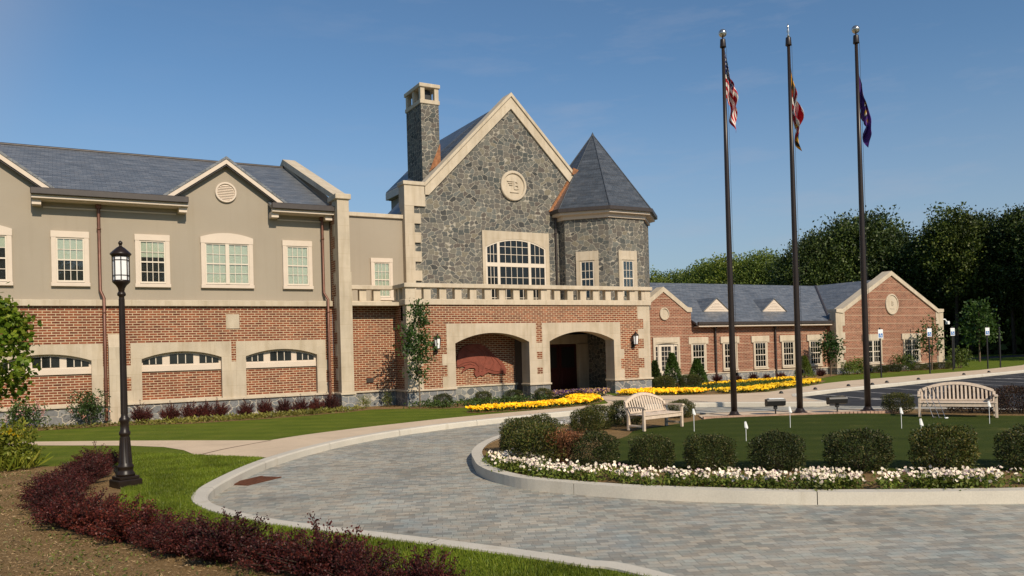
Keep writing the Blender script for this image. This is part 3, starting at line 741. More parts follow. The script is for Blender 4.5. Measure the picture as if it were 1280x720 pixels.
def downspout(x, y, z0, z1, hopper=True, mat=None, kick=0.0):
    m = MB()
    pts = [(x, y, z0)]
    if kick: pts += [(x, y, z0+4.22), (x-0.10, y+kick, z0+4.50)]
    pts.append((pts[-1][0], pts[-1][1], z1))
    m.tube(pts, 0.055, 8)
    for zz in (z0+1.0, (z0+z1)/2, z1-0.8): m.lathe([(0.07, 0), (0.07, 0.06)], 8, (pts[-1][0] if zz > z0+4.2 and kick else x, pts[-1][1] if zz > z0+4.2 and kick else y, zz))
    if hopper: m.bev(pts[-1][0]-0.09, pts[-1][0]+0.09, pts[-1][1]-0.08, pts[-1][1]+0.10, z1-0.05, z1+0.26, 0.02)
    return part(m, 'downspout', mat or COPPER)

# ---- two-storey wing on the left
LX0, LX1 = -16.0, 9.40
m = MB(); m.box(LX0, LX1, 31.2, 31.7, -0.15, 0.58); part(m, 'plinth', PLINTH)
m = MB(); m.bev(LX0, LX1, 31.13, 31.7, 0.58, 0.665, 0.012); part(m, 'plinth_cap', LIMEP)
panels = [7.40, 3.835, -0.44, -4.0, -7.6, -11.2]
m = MB(); m.box(LX0, LX1, 31.25, 31.7, 2.76, 4.05)
edges = sorted([(c-1.70, c+1.70) for c in panels])
prev = LX0
for a, b in edges+[(LX1, LX1)]:
    if a-prev > 0.4 or a == LX1: m.box(prev, a, 31.25, 31.7, 0.665, 2.76)
    elif a-prev > 0.05: m.box(prev, a, 31.25, 31.7, 2.0, 2.76)
    prev = b
part(m, 'wall', BRICK, 'red brick lower wall of the two-storey wing')
prev = None; qs = []
for a, b in edges:
    if prev is not None and 0.05 < a-prev < 0.4: qs.append((prev, a, 31.25, 31.7, 0.665, 2.0))
    prev = b
for (a, b) in ((1.26, 1.40), (2.0, 2.135), (9.10, 9.24)):
    for z in (0.665, 1.55): qs.append((a, b, 31.243, 31.4, z, z+0.42))
each('quoin', LIME, qs)
for c in panels:
    m = MB(); arc = m.arch_ring(c-1.70, c+1.70, 0.665, 2.76, c-1.35, c+1.35, 2.18, 2.425, 31.235, 31.5)
    m.box(c-1.36, c+1.36, 31.43, 31.6, 0.60, 0.72); surr = part(m, 'panel_surround', LIME)
    m = MB(); m.box(c-1.36, c+1.36, 31.47, 31.62, 0.66, 1.72); part(m, 'infill', BRICK, parent=surr)
    m = MB(); poly = [(c-1.35, 1.72), (c+1.35, 1.72)]+[(x, z) for x, z in arc[::-1]]
    m.prism(poly, 'y', 31.44, 31.6); m.bev(c-1.35, c+1.35, 31.40, 31.5, 1.72, 1.93, 0.01)
    def arcz(x): 
        k = min(max((x-(c-1.35))/2.7*14, 0), 13.999); i = int(k); return arc[i][1]+(arc[i+1][1]-arc[i][1])*(k-i)
    w = part(m, 'window', TRIM)
    g = MB(); bars = []
    for (a, b) in ((-1.30, -0.66), (-0.41, 0.39), (0.60, 1.27)):
        n = 6; top = [(c+a+(b-a)*k/n, arcz(c+a+(b-a)*k/n)-0.085) for k in range(n+1)]
        top = [(x, max(z, 1.985)) for x, z in top]
        g.prism([(c+a, 1.975), (c+b, 1.975)]+top[::-1], 'y', 31.428, 31.45)
        for q in (1/3, 2/3):
            x = c+a+(b-a)*q; bars.append((x-0.014, x+0.014, 31.415, 31.43, 1.975, max(arcz(x)-0.085, 1.99)))
    part(g, 'pane', plain('dark_glass', (0.012, 0.014, 0.014), 0.05, 0.6), parent=w)
    for b in bars:
        s = MB(); s.box(*b); part(s, 'glazing_bar', SASH, parent=w)
m = MB(); m.bev(LX0, LX1, 31.12, 31.7, 4.05, 4.27, 0.015); part(m, 'string_course', LIME)
m = MB(); m.box(LX0, LX1, 31.35, 31.9, 4.27, 7.98)
for c in (5.49, -2.28, -10.05):
    m.prism([(c-2.05, 7.98), (c+2.05, 7.98), (c, 9.47)], 'y', 31.35, 31.9)
part(m, 'wall', STUCCO, 'tan stucco upper wall of the two-storey wing')
m = MB(); m.bev(5.37, 5.85, 31.225, 31.4, 3.22, 3.76, 0.01); part(m, 'stone_tablet', LIME)
# small sloping-capped buttress beside the lamp
m = MB(); m.prism([(31.3, -0.1), (30.82, -0.1), (30.82, 2.62), (31.3, 3.13)], 'x', 1.43, 1.86); part(m, 'buttress', LIME)
# roof
def rz(y): return 7.86+(y-30.8)*0.4195
m = MB(); m.prism([(31.5, rz(31.5)), (38.5, rz(38.5)), (46.2, rz(30.8)), (46.2, 7.7), (38.5, rz(38.5)-0.16), (31.5, rz(31.5)-0.14)], 'x', LX0-0.3, 9.42)
segs = [(-0.78, 4.09), (7.02, 9.42), (-8.5, -3.7)]
for a, b in segs: m.prism([(30.74, rz(30.74)), (31.5, rz(31.5)), (31.5, rz(31.5)-0.14), (30.74, rz(30.74)-0.10)], 'x', a, b)
roof = part(m, 'roof', SLATE)
m = MB(); m.tube([(LX0-0.3, 38.5, rz(38.5)+0.01), (9.42, 38.5, rz(38.5)+0.01)], 0.07, 6); part(m, 'ridge_cap', BRONZE, parent=roof)
for a, b in segs:
    m = MB(); m.bev(a, b, 30.60, 30.76, 7.72, 7.945, 0.02); part(m, 'gutter', BRONZE, parent=roof)
    m = MB(); m.bev(a+0.02, b, 30.72, 30.86, 7.605, 7.735, 0.01); m.box(a+0.04, b, 30.86, 31.36, 7.585, 7.64); m.box(a+0.35, b-0.35, 31.31, 31.36, 7.38, 7.43)
    for e in (a+0.03, b-0.30): m.box(e, e+0.27, 30.88, 31.36, 7.42, 7.585)
    part(m, 'fascia', TRIM, parent=roof)
for c in (5.49, -2.28, -10.05):
    m = MB(); t = 0.10
    for s in (-1, 1):
        A = [(c, 31.02, 9.62), (c+s*2.20, 31.02, 8.04), (c+s*2.20, 31.30, 8.04), (c, 35.02, 9.62)]
        B = [(x, y, z-t) for x, y, z in A]
        if s > 0: m.face(A); m.face(B[::-1])
        else: m.face(A[::-1]); m.face(B)
        for i in range(4):
            j = (i+1) % 4; q = [A[i], B[i], B[j], A[j]]; m.face(q if s > 0 else q[::-1])
    dr = part(m, 'dormer_roof', SLATE)
    m = MB()
    for s in (-1, 1):
        poly = [(c, 9.52), (c+s*2.17, 7.955), (c+s*1.93, 7.955), (c, 9.345)]
        m.prism(poly, 'y', 31.045, 31.15)
    part(m, 'bargeboard', TRIM, parent=dr)
    m = MB()
    for s in (-1, 1): m.prism([(c, 9.34), (c+s*1.94, 7.945), (c+s*1.87, 7.945), (c, 9.285)], 'y', 31.10, 31.2)
    part(m, 'bargeboard_edge', BRONZE, parent=dr)
    v, dy = oval(at_wall(31.35), c, 8.32, 0.385, 0.385, 'vent', 0.80, TRIM)
    m = MB()
    for k in range(-4, 5):
        zz = 8.32+k*0.062; hw = math.sqrt(max(0.30**2-(k*0.062)**2, 0.001)); m.prism([(31.28, zz-0.02), (31.33, zz+0.02), (31.33, zz-0.01)], 'x', c-hw, c+hw)
    part(m, 'louvre', TRIM, parent=v)
XW = at_wall(31.35)
for (cx_, bl) in ((0.345, 0.50), (2.925, 0.40), (8.10, 1.0), (-4.9, 0.5)):
    window(XW, cx_-0.42, cx_+0.42, 4.88, 6.40, 0.15, 0.22, 0.13, 4, 4, bl)
for (cx_, bl) in ((5.485, 1.0), (-2.28, 0.3)):
    window(XW, cx_-0.78, cx_+0.78, 4.88, 6.40, 0.15, 0.22, 0.13, 3, 4, bl, units=2, arched=0.17)
downspout(1.33, 31.05, 0.1, 7.5, True, None, 0.20)
downspout(9.19, 31.05, 0.1, 7.5, True, None, 0.20)

# ---- parapet and tall pier at the end of the wing
m = MB(); m.prism([(31.3, 4.1), (31.3, 8.0), (38.5, rz(38.5)+0.2), (46.2, 8.0), (46.2, -0.1), (35.6, -0.1), (35.6, 4.1)], 'x', 9.43, 9.86); part(m, 'wall', STUCCO, 'end wall of the two-storey wing above the roof')
m = MB(); m.prism([(30.5, 8.36), (30.5, 8.14), (38.5, 11.22), (46.3, 8.1), (46.3, 8.35), (38.5, 11.5)], 'x', 9.36, 9.94); part(m, 'coping', LIMEP)
m = MB(); m.box(9.42, 9.885, 30.3, 30.72, 0.665, 8.17); m.box(9.5, 9.92, 30.296, 30.6, 0.665, 5.35); part(m, 'pier', LIME)
each('quoin', LIME, [(9.414, 9.6, 30.7, 30.98, 0.665+k*0.47, min(0.665+k*0.47+0.47, 8.17)) for k in range(1, 16, 2)])
m = MB(); m.box(9.42, 9.88, 30.72, 31.3, 0.665, 8.17); part(m, 'pier_side', BRICK)
m = MB(); m.bev(9.34, 9.96, 30.22, 31.3, 8.17, 8.38, 0.02); part(m, 'pier_cap', LIMEP)
m = MB(); m.box(9.40, 9.93, 30.26, 31.35, -0.15, 0.58); part(m, 'plinth', PLINTH)
m = MB(); m.bev(9.36, 9.97, 30.2, 31.3, 0.58, 0.662, 0.012); part(m, 'plinth_cap', LIMEP)

# ---- recessed brick link and the terrace wall behind it
for bx in ([(9.93, 12.3, 31.3, 31.6), (12.0, 12.4, 30.0, 31.3), (12.4, 14.13, 30.0, 30.66)], [(17.69, 18.71, 30.0, 30.66)], [(22.22, 24.36, 30.0, 30.66)], [(12.4, 17.79, 31.36, 31.8)]):
    m = MB()
    for b in bx: m.box(*b, -0.15, 0.58)
    part(m, 'plinth', PLINTH)
m = MB(); m.bev(9.97, 12.0, 31.22, 31.6, 0.58, 0.66, 0.012); m.bev(11.932, 12.3, 30.7, 31.22, 0.58, 0.66, 0.01); m.bev(11.93, 14.17, 29.93, 30.70, 0.58, 0.66, 0.012); part(m, 'plinth_cap', LIMEP)
each('plinth_cap', LIMEP, [(17.64, 18.76, 29.93, 30.70, 0.58, 0.66), (22.17, 24.43, 29.93, 30.70, 0.58, 0.66), (12.4, 17.83, 31.30, 31.8, 0.58, 0.66)], 0.012)
m = MB(); m.box(9.88, 12.3, 31.3, 31.6, 0.66, 4.05); m.box(12.05, 12.6, 30.35, 31.3, 0.66, 4.05); part(m, 'wall', BRICK, 'plain brick link wall between the tall pier and the arched porch')
m = MB(); m.box(9.86, 14.3, 35.45, 35.9, 4.0, 8.45); part(m, 'wall', STUCCO, 'tan stucco wall set back behind the balustrade')
m = MB(); m.bev(9.80, 14.16, 35.33, 36.0, 8.44, 8.625, 0.015); part(m, 'coping', LIMEP)
window(at_wall(35.45), 12.66, 13.44, 4.75, 6.36, 0.14, 0.20, 0.13, 4, 4, 1.0)
m = MB(); m.bev(10.75, 11.05, 31.24, 31.4, 0.98, 1.16, 0.01); part(m, 'wall_vent', BRONZE)

# ---- arched porch
PW = 30.0
m = MB()
m.box(12.05, 24.33, PW, PW+0.6, 3.29, 4.05)
m.box(12.06, 13.78, PW+0.001, PW+0.6, 0.66, 3.29); m.box(22.58, 24.32, PW+0.001, PW+0.6, 0.66, 3.29); m.box(18.03, 18.36, PW+0.001, PW+0.6, 2.42, 3.29)
m.box(24.05, 24.325, PW+0.6, 35.3, 0.0, 4.05)
part(m, 'wall', BRICK, 'red brick porch wall with two arched openings')
each('brick_tablet', BRICK, [(18.06, 18.33, PW-0.008, PW+0.1, z, z+0.30) for z in (1.05, 1.72)])
qs = [(12.03, r, PW-0.004, PW+(0.36 if r > 12.6 else 0.6), z, z+(0.46 if z < 3.4 else 0.63)) for z, r in ((0.66, 12.72), (1.12, 12.50), (1.58, 12.72), (2.04, 12.50), (2.50, 12.72), (2.96, 12.50), (3.42, 12.72))]
qs += [(l, 24.345, PW-0.004, PW+0.5, z, z+(0.46 if z < 3.4 else 0.63)) for z, l in ((0.66, 23.62), (1.12, 23.95), (1.58, 23.62), (2.04, 23.95), (2.50, 23.62), (2.96, 23.95), (3.42, 23.62))]
qs.append((18.035, 18.355, PW-0.003, PW+0.3, 0.66, 2.42))
for z in (0.66, 1.58): qs += [(13.55, 13.79, PW-0.006, PW+0.2, z, z+0.46), (22.56, 22.78, PW-0.006, PW+0.2, z, z+0.46)]
each('quoin', LIME, qs)
for (a, b, o0, o1) in ((13.77, 18.04, 14.15, 17.68), (18.35, 22.59, 18.72, 22.21)):
    m = MB(); m.arch_ring(a, b, 0.66, 3.29, o0, o1, 2.47, 2.885, PW-0.012, PW+0.66, n=22)
    m.box(a+0.01, b-0.01, PW+0.60, PW+0.66, 2.9, 3.4); part(m, 'arch_surround', LIME)
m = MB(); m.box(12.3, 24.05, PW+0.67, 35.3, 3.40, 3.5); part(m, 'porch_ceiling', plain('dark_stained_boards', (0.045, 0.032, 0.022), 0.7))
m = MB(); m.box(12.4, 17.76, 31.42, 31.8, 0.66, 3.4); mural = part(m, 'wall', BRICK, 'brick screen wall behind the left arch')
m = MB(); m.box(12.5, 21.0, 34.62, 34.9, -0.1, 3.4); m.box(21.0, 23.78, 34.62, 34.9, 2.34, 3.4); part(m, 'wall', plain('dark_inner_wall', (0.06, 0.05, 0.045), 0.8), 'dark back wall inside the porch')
m = MB(); m.bev(23.15, 23.78, 34.3, 34.7, -0.1, 2.36, 0.02); part(m, 'inner_pier', LIME)
m = MB(); m.bev(20.4, 23.78, 34.36, 34.7, 2.36, 2.85, 0.02); part(m, 'lintel', LIME)
m = MB(); m.box(23.78, 24.06, PW+0.67, 34.6, -0.1, 3.4); part(m, 'wall', STONE, 'field stone side wall inside the porch')
m = MB(); m.box(12.3, 12.5, PW+0.67, 31.4, 0.0, 3.4); part(m, 'wall', STONE, 'field stone side wall at the left end of the porch')
m = MB()
for a in (21.02, 22.09): m.bev(a, a+1.05, 34.5, 34.56, 0.02, 2.34, 0.01); m.bev(a+0.14, a+0.91, 34.485, 34.51, 0.25, 0.95, 0.01); m.box(a+0.14, a+0.91, 34.49, 34.51, 1.15, 2.2, 1)
part(m, 'door', [DOORRED, BLACKM])
# raised bird-head relief on the screen wall
rp_ = [(102, 352), (98, 300), (104, 235), (128, 165), (180, 112), (260, 88), (345, 88), (400, 108), (455, 150), (510, 205), (570, 258), (620, 305), (655, 368), (652, 428), (632, 424), (600, 418), (540, 428), (500, 424), (450, 408), (418, 428), (385, 452), (365, 440), (345, 452), (320, 464), (300, 432), (294, 402), (312, 385), (298, 362), (245, 360), (205, 376), (175, 398), (150, 416), (168, 385), (192, 352), (168, 342), (130, 352)]
poly = [PY(560+x/9.0, 420+y/9.0, 31.36) for x, y in rp_]
m = MB(); m.prism(poly, 'y', 31.345, 31.43)
o = part(m, 'relief', RELIEF, 'raised dark red bird-head relief on the brick')
m = MB()   # carved feather and beak lines standing a little proud of the relief
for ln in ([(110, 335), (170, 300), (250, 285), (310, 300), (350, 345), (345, 400)], [(330, 120), (400, 180), (430, 260), (400, 330), (380, 400)], [(400, 130), (480, 220), (520, 300), (480, 360), (430, 390)], [(450, 170), (550, 270), (600, 340), (590, 400)], [(200, 130), (250, 170), (330, 180), (360, 220)], [(180, 330), (250, 310), (300, 330)], [(420, 360), (520, 390), (630, 405)]):
    m.tube([(PY(560+x/9, 420+y/9, 31.34)[0], 31.342, PY(560+x/9, 420+y/9, 31.34)[1]) for x, y in ln], 0.022, 6)
part(m, 'relief_line', RELIEF, parent=o)
# balustrade
m = MB(); m.bev(11.97, 24.41, 29.92, 30.62, 4.05, 4.29, 0.02); m.bev(11.972, 12.4, 30.62, 31.24, 4.05, 4.29, 0.02); m.bev(9.93, 12.3, 31.23, 31.65, 4.05, 4.288, 0.02); m.box(9.9, 24.3, 30.6, 36.0, 4.06, 4.2); part(m, 'cornice', LIMEP)
m = MB(); m.bev(11.93, 24.45, 29.86, 30.32, 4.75, 4.925, 0.015); m.bev(11.932, 12.38, 30.32, 31.24, 4.75, 4.922, 0.015); m.bev(9.93, 12.0, 31.18, 31.62, 4.75, 4.92, 0.015)
bal = part(m, 'balustrade', LIMEP)
def baluster(x0, x1, y0, y1):
    m = MB(); m.bev(x0, x1, y0, y1, 4.285, 4.755, 0.012); part(m, 'baluster', LIMEP, parent=bal)
baluster(12.0, 12.42, 29.95, 30.28)
x = 12.80
while x < 24.0:
    baluster(x, x+0.315, 29.97, 30.22); x += 0.692
baluster(24.06, 24.40, 29.95, 30.28)
for y in (30.62, 31.0): baluster(12.0, 12.26, y, y+0.2)
for x in (9.96, 10.55, 11.15): baluster(x, x+0.30, 31.28, 31.5)

# ---- grey stone gable
GY = 35.2
m = MB(); m.prism([(14.25, 4.1), (25.85, 4.1), (25.85, 9.3), (20.02, 14.45), (14.25, 9.3)], 'y', GY, GY+0.5); part(m, 'wall', STONE, 'tall grey field-stone gable wall')
m = MB()
def rake(z0, w): return z0
for s in (-1, 1):
    cx_ = 20.02
    out = [(cx_, 15.06), (cx_+s*4.85, 10.15), (cx_+s*4.85, 9.62), (cx_+s*4.62, 9.62), (cx_, 14.30)]
    m.prism(out, 'y', GY-0.10, GY+0.62)
    m.prism([(cx_, 15.10), (cx_+s*4.85, 10.19), (cx_+s*4.85, 10.0), (cx_, 14.91)], 'y', GY-0.17, GY+0.7)
    x0, x1 = (14.14, 15.20) if s < 0 else (24.84, 25.9)
    m.box(x0, x1, GY-0.10, GY+0.6, 9.05, 10.02); m.bev(x0-0.06, x1+0.03, GY-0.16, GY+0.66, 10.02, 10.20, 0.015)
part(m, 'coping', LIMEP)
k = 0; z = 4.2; qs = []
while z < 9.04:
    h = 0.48 if k % 2 else 0.42; r = 14.95 if k % 2 else 14.62
    qs.append((14.14, r, GY-0.09, GY+0.5, z, min(z+h, 9.05))); z += h; k += 1
each('quoin', LIME, qs)
# big arched window
m = MB(); arc = m.arch_ring(18.20, 22.06, 4.2, 8.08, 18.37, 21.85, 7.27, 7.70, GY-0.07, GY+0.2, n=22)
bw_ = part(m, 'window', LIME)
def arcz(x):
    k = min(max((x-18.37)/3.48*22, 0), 21.999); i = int(k); return arc[i][1]+(arc[i+1][1]-arc[i][1])*(k-i)
m = MB(); m.prism([(18.37, 4.2), (21.85, 4.2)]+[(x, z) for x, z in arc[::-1]], 'y', GY-0.008, GY+0.02); part(m, 'pane', plain('dark_window', (0.010, 0.011, 0.011), 0.06, 0.5), parent=bw_)
m = MB()
for x in (19.09, 20.88): m.bev(x-0.075, x+0.075, GY-0.062, GY, 4.2, arcz(x)-0.0, 0.006)
m.bev(18.37, 21.85, GY-0.06, GY, 6.30, 6.50, 0.006)
m.box(18.37, 18.46, GY-0.05, GY, 4.2, 7.27); m.box(21.76, 21.85, GY-0.05, GY, 4.2, 7.27)
for i in range(22):
    (xa, za), (xb, zb) = arc[i], arc[i+1]; m.prism([(xa, za-0.07), (xb, zb-0.07), (xb, zb+0.01), (xa, za+0.01)], 'y', GY-0.052, GY)
for (a, b, n) in ((18.46, 19.015, 3), (19.165, 20.805, 5), (20.955, 21.76, 3)):
    for k in range(1, n):
        x = a+(b-a)*k/n; m.box(x-0.013, x+0.013, GY-0.035, GY-0.009, 4.2, 6.3); m.box(x-0.013, x+0.013, GY-0.035, GY-0.009, 6.5, arcz(x)-0.05)
    for z in (4.75, 5.25, 5.77, 6.92): m.box(a, b, GY-0.034, GY-0.0095, z-0.013, z+0.013)
    if n == 5: m.box(a, b, GY-0.034, GY-0.0095, 7.30, 7.326)
part(m, 'sash', SASH, parent=bw_)
# medallion with carved emblem
md, dy = oval(at_wall(GY), 20.05, 10.40, 0.74, 0.76, 'medallion', 0.80, LIMEP, 48, 0.14)
m = MB(); vs, fs = glyphs('B', 0.62, 0.018); m.mesh([(20.20+x, GY+dy-0.03+y, 10.40+z) for x, y, z in vs], fs)
for (za, zb, xa, xb) in ((10.60, 10.65, 19.68, 20.02), (10.50, 10.54, 19.74, 20.0), (10.41, 10.45, 19.80, 20.0), (10.05, 10.10, 19.84, 20.34)): m.bev(xa, xb, GY+dy-0.05, GY+dy+0.01, za, zb, 0.008)
part(m, 'emblem', LIMEP, parent=md)
# gable roof, left eave and side wall
m = MB()
Rr_ = [(26.0, 35.5, 8.72), (20.02, 35.5, 14.78), (20.02, 44.3, 14.78), (26.0, 44.3, 8.72)]
for q in (Rr_[::-1],
          [(14.12, 35.5, 8.80), (20.02, 35.5, 14.78), (20.02, 38.2, 14.78), (14.12, 38.2, 8.80)],
          [(15.3, 38.0, 10.73), (20.02, 38.0, 14.80), (20.02, 44.3, 14.80), (15.3, 40.55, 10.73)],
          [(14.9, 36.0, 9.60), (20.02, 36.0, 14.785), (20.02, 38.02, 14.80), (15.3, 38.02, 10.73)]):
    m.face(q)
    lo = [(x, y, z-0.14) for x, y, z in q]; m.face(lo[::-1])
    for i in range(4): m.face([q[i], lo[i], lo[(i+1) % 4], q[(i+1) % 4]])
part(m, 'roof', SLATE_SHADED)
m = MB(); m.bev(15.26, 15.40, 38.0, 40.52, 10.28, 10.66, 0.01); m.box(15.40, 15.6, 38.0, 40.45, 10.26, 10.32); part(m, 'fascia', TRIM)
m = MB(); m.box(15.52, 15.8, 38.22, 40.4, 4.1, 10.6); m.prism([(15.8, 8.6), (19.9, 8.6), (19.9, 14.5), (15.55, 10.6)], 'y', 38.22, 38.4); m.box(15.8, 25.2, 36.6, 44.0, 0, 8.55); m.prism([(16.2, 8.6), (25.2, 8.6), (20.02, 14.2)], 'y', 43.6, 44.0); part(m, 'wall', STUCCO, 'stucco side and rear wall behind the stone gable')
downspout(22.50, GY-0.07, 4.2, 8.9, False, BRONZE)
# chimney
CX0, CX1, CY0, CY1 = 15.62, 16.57, 36.3, 38.2
m = MB(); m.box(CX0, CX1, CY0, CY1, 9.6, 14.40); ch = part(m, 'chimney', STONE)
m = MB(); m.bev(CX0-0.05, CX1+0.05, CY0-0.05, CY1+0.05, 14.36, 14.56, 0.015); m.bev(CX0-0.08, CX1+0.08, CY0-0.08, CY1+0.08, 15.17, 15.36, 0.02)
for x in (CX0-0.01, CX1-0.21):
    for y in (CY0-0.01, (CY0+CY1)/2-0.11, CY1-0.21): m.box(x, x+0.22, y, y+0.22, 14.55, 15.18)
part(m, 'chimney_cap', LIMEP, parent=ch)
m = MB(); m.box(CX0+0.3, CX1-0.3, CY0+0.3, CY1-0.3, 14.4, 15.1); part(m, 'flue', BLACKM, parent=ch)
m = MB(); m.prism([(15.95, 11.0), (16.585, 11.5), (16.585, 12.45)], 'y', 36.265, 36.3); part(m, 'flashing', FLASH, parent=ch)

# ---- octagonal turret
TX, TY, AP = 25.43, 35.73, 2.73
def octa(ap): 
    R = ap/math.cos(math.pi/8); return [(TX+R*math.cos(math.pi/8+k*math.pi/4), TY+R*math.sin(math.pi/8+k*math.pi/4)) for k in range(8)]
m = MB(); m.prism(octa(AP), 'z', 4.1, 9.0); tur = part(m, 'turret', STONE)
m = MB(); m.prism(octa(AP+0.36), 'z', 8.93, 9.06); m.prism(octa(AP+0.10), 'z', 8.72, 8.93); part(m, 'fascia', TRIM, parent=tur)
m = MB(); m.prism(octa(AP+0.50), 'z', 9.06, 9.24); part(m, 'gutter', BRONZE, parent=tur)
m = MB(); O = octa(AP+0.42); apex = (TX, TY, 13.72)
for k in range(8): m.face([(*O[k], 9.20), (*O[(k+1) % 8], 9.20), apex])
m.face([(*p, 9.2) for p in O][::-1]); part(m, 'turret_roof', SLATE_SHADED, parent=tur)
m = MB()
for k in range(8): m.tube([(*O[k], 9.22), (TX, TY, 13.73)], [0.035, 0.025], 5)
m.lathe([(0.12, 13.55), (0.07, 13.7), (0.0, 13.85)], 8, (TX, TY, 0)); part(m, 'hip_cap', SLATE_SHADED, parent=tur)
m = MB()
a = Vector((22.20, GY-0.03, 9.2)); b = Vector((23.70, GY-0.03, 11.32)); d = (b-a).normalized(); w = Vector((d.z, 0, -d.x))*0.15
m.prism([(p.x, p.z) for p in (a-w*0.5, b-w*0.5, b+w*1.6, a+w*1.6)], 'y', GY-0.05, GY-0.02); 
m.prism([(23.55, 11.25), (23.95, 11.25), (23.95, 11.5), (23.62, 11.6)], 'y', GY-0.2, GY+0.2); part(m, 'flashing', FLASH, parent=tur)
for ang in (0, -45):
    X = Matrix.Translation((TX, TY, 0)) @ Matrix.Rotation(rad(ang), 4, 'Z') @ Matrix.Translation((0, -AP, 0))
    m = MB()
    m.bev(-0.58, -0.34, -0.07, 0.02, 4.2, 6.55, 0.008); m.bev(0.34, 0.58, -0.07, 0.02, 4.2, 6.55, 0.008); m.bev(-0.581, 0.581, -0.072, 0.02, 6.55, 7.05, 0.008)
    m.prism([(-0.4+0.8*k/10, 6.58+0.17*(1-(2*k/10-1)**2)) for k in range(11)], 'y', -0.095, -0.06)
    m.box(-0.34, 0.34, -0.006, 0.01, 4.7, 6.55, 1)
    w = part(xf_apply(m, X), 'window', [LIME, ROOM], parent=tur)
# glazing of the turret windows, hung on the turret as well
for ang in (0, -45):
    X = Matrix.Translation((TX, TY, 0)) @ Matrix.Rotation(rad(ang), 4, 'Z') @ Matrix.Translation((0, -AP, 0))
    m = MB(); m.box(-0.34, 0.34, -0.03, -0.026, 4.7, 6.55); part(xf_apply(m, X), 'pane', GLASS, parent=tur)
    m = MB()
    for x in (-0.34, 0.29): m.box(x, x+0.05, -0.055, -0.031, 4.7, 6.55)
    m.box(-0.29, 0.29, -0.05, -0.031, 6.50, 6.55); m.box(-0.29, 0.29, -0.05, -0.031, 5.60, 5.66)
    for x in (-0.10, 0.10): m.box(x-0.012, x+0.012, -0.042, -0.0315, 4.7, 6.5)
    for z in (5.15, 6.05): m.box(-0.29, 0.29, -0.041, -0.032, z-0.012, z+0.012)
    part(xf_apply(m, X), 'sash', SASH, parent=tur)
m = MB(); m.tube([(28.75, 36.5, 3), (28.75, 36.5, 6.4), (28.75, 36.5, 8.75)], [0.06, 0.045, 0.03], 6); part(m, 'lightning_rod', plain('pale_rod', (0.5, 0.45, 0.38), 0.5))

# ---- low brick wing on the right
RY = 35.3
m = MB(); m.box(24.3, 43.12, RY-0.03, RY+0.5, -0.15, 0.40); part(m, 'plinth', PLINTH)
m = MB(); m.bev(24.3, 43.1, RY-0.07, RY+0.5, 0.40, 0.47, 0.01); part(m, 'plinth_cap', LIMEP)
m = MB(); m.box(24.3, 43.1, RY, RY+0.5, 0.47, 3.45); m.prism([(27.55, 0.47), (31.62, 0.47), (31.62, 4.05), (29.6, 5.22), (27.55, 4.05)], 'y', RY-0.06, RY+0.45); part(m, 'wall', BRICKR, 'rose brick wall of the low wing')
m = MB(); m.box(24.4, 43.1, 36.0, 46.0, 0, 3.3); part(m, 'wall', STUCCO, 'rear wall of the low wing')
m = MB()
for s in (-1, 1): m.prism([(29.6, 5.45), (29.6+s*1.75, 4.30), (29.6+s*2.06, 4.27), (29.6+s*2.06, 4.02), (29.6+s*1.72, 4.02), (29.6, 5.16)], 'y', RY-0.12, RY+0.5)
part(m, 'coping', LIMEP)
oval(at_wall(RY-0.06), 29.62, 3.92, 0.34, 0.36, 'medallion', 0.78, LIMEP)
m = MB(); m.prism([(35.72, 3.78), (40.8, 6.22), (46.7, 3.36), (46.7, 3.2), (40.8, 6.06), (35.72, 3.62)], 'x', 24.4, 31.68)
m.prism([(34.85, 3.36), (40.8, 6.22), (46.7, 3.36), (46.7, 3.2), (40.8, 6.06), (34.85, 3.24)], 'x', 31.68, 48.6); rr = part(m, 'roof', SLATE)
m = MB()
for s in (-1, 1):
    A = [(29.6, 35.5, 5.22), (29.6+s*2.0, 35.5, 4.02), (29.6+s*2.0, 36.3, 4.03), (29.6, 38.8, 5.22)]; B = [(x, y, z-0.08) for x, y, z in A]
    m.face(A if s > 0 else A[::-1]); m.face(B[::-1] if s > 0 else B)
    for i in range(4): m.face([A[i], B[i], B[(i+1) % 4], A[(i+1) % 4]])
part(m, 'gable_roof', SLATE)
m = MB(); m.bev(31.72, 43.05, 34.70, 34.86, 3.265, 3.435, 0.02); part(m, 'gutter', BRONZE, parent=rr)
m = MB(); m.bev(31.8, 43.05, 34.80, 34.92, 3.145, 3.262, 0.01); m.box(31.8, 43.05, 34.92, 35.32, 3.13, 3.18); part(m, 'fascia', TRIM, parent=rr)
for c in (34.75, 39.65):
    m = MB(); zb = 4.16; yb = 34.85+(zb-3.36)/0.4807; yt = 34.85+(4.98-3.36)/0.4807
    for s in (-1, 1):
        A = [(c, yb-0.12, 4.98), (c+s*1.12, yb-0.12, zb), (c+s*1.12, yb+0.02, zb+0.01), (c, yt+0.04, 4.98)]
        m.face(A if s > 0 else A[::-1])
        B = [(x, y, z-0.06) for x, y, z in A]; m.face(B[::-1] if s > 0 else B)
        for i in range(4): m.face([A[i], B[i], B[(i+1) % 4], A[(i+1) % 4]])
    dv_ = part(m, 'dormer', SLATE)
    m = MB(); m.prism([(c-1.04, zb-0.06), (c+1.04, zb-0.06), (c, 4.86)], 'y', yb-0.10, yb+0.3); part(m, 'dormer_face', TRIM, parent=dv_)
    m = MB()
    for k in range(5):
        z = zb+0.10+k*0.09; hw = (4.76-z)*1.2; m.prism([(yb-0.125, z), (yb-0.10, z+0.05), (yb-0.10, z)], 'x', c-hw, c+hw)
    part(m, 'louvre', TRIM, parent=dv_)
XR = at_wall(RY)
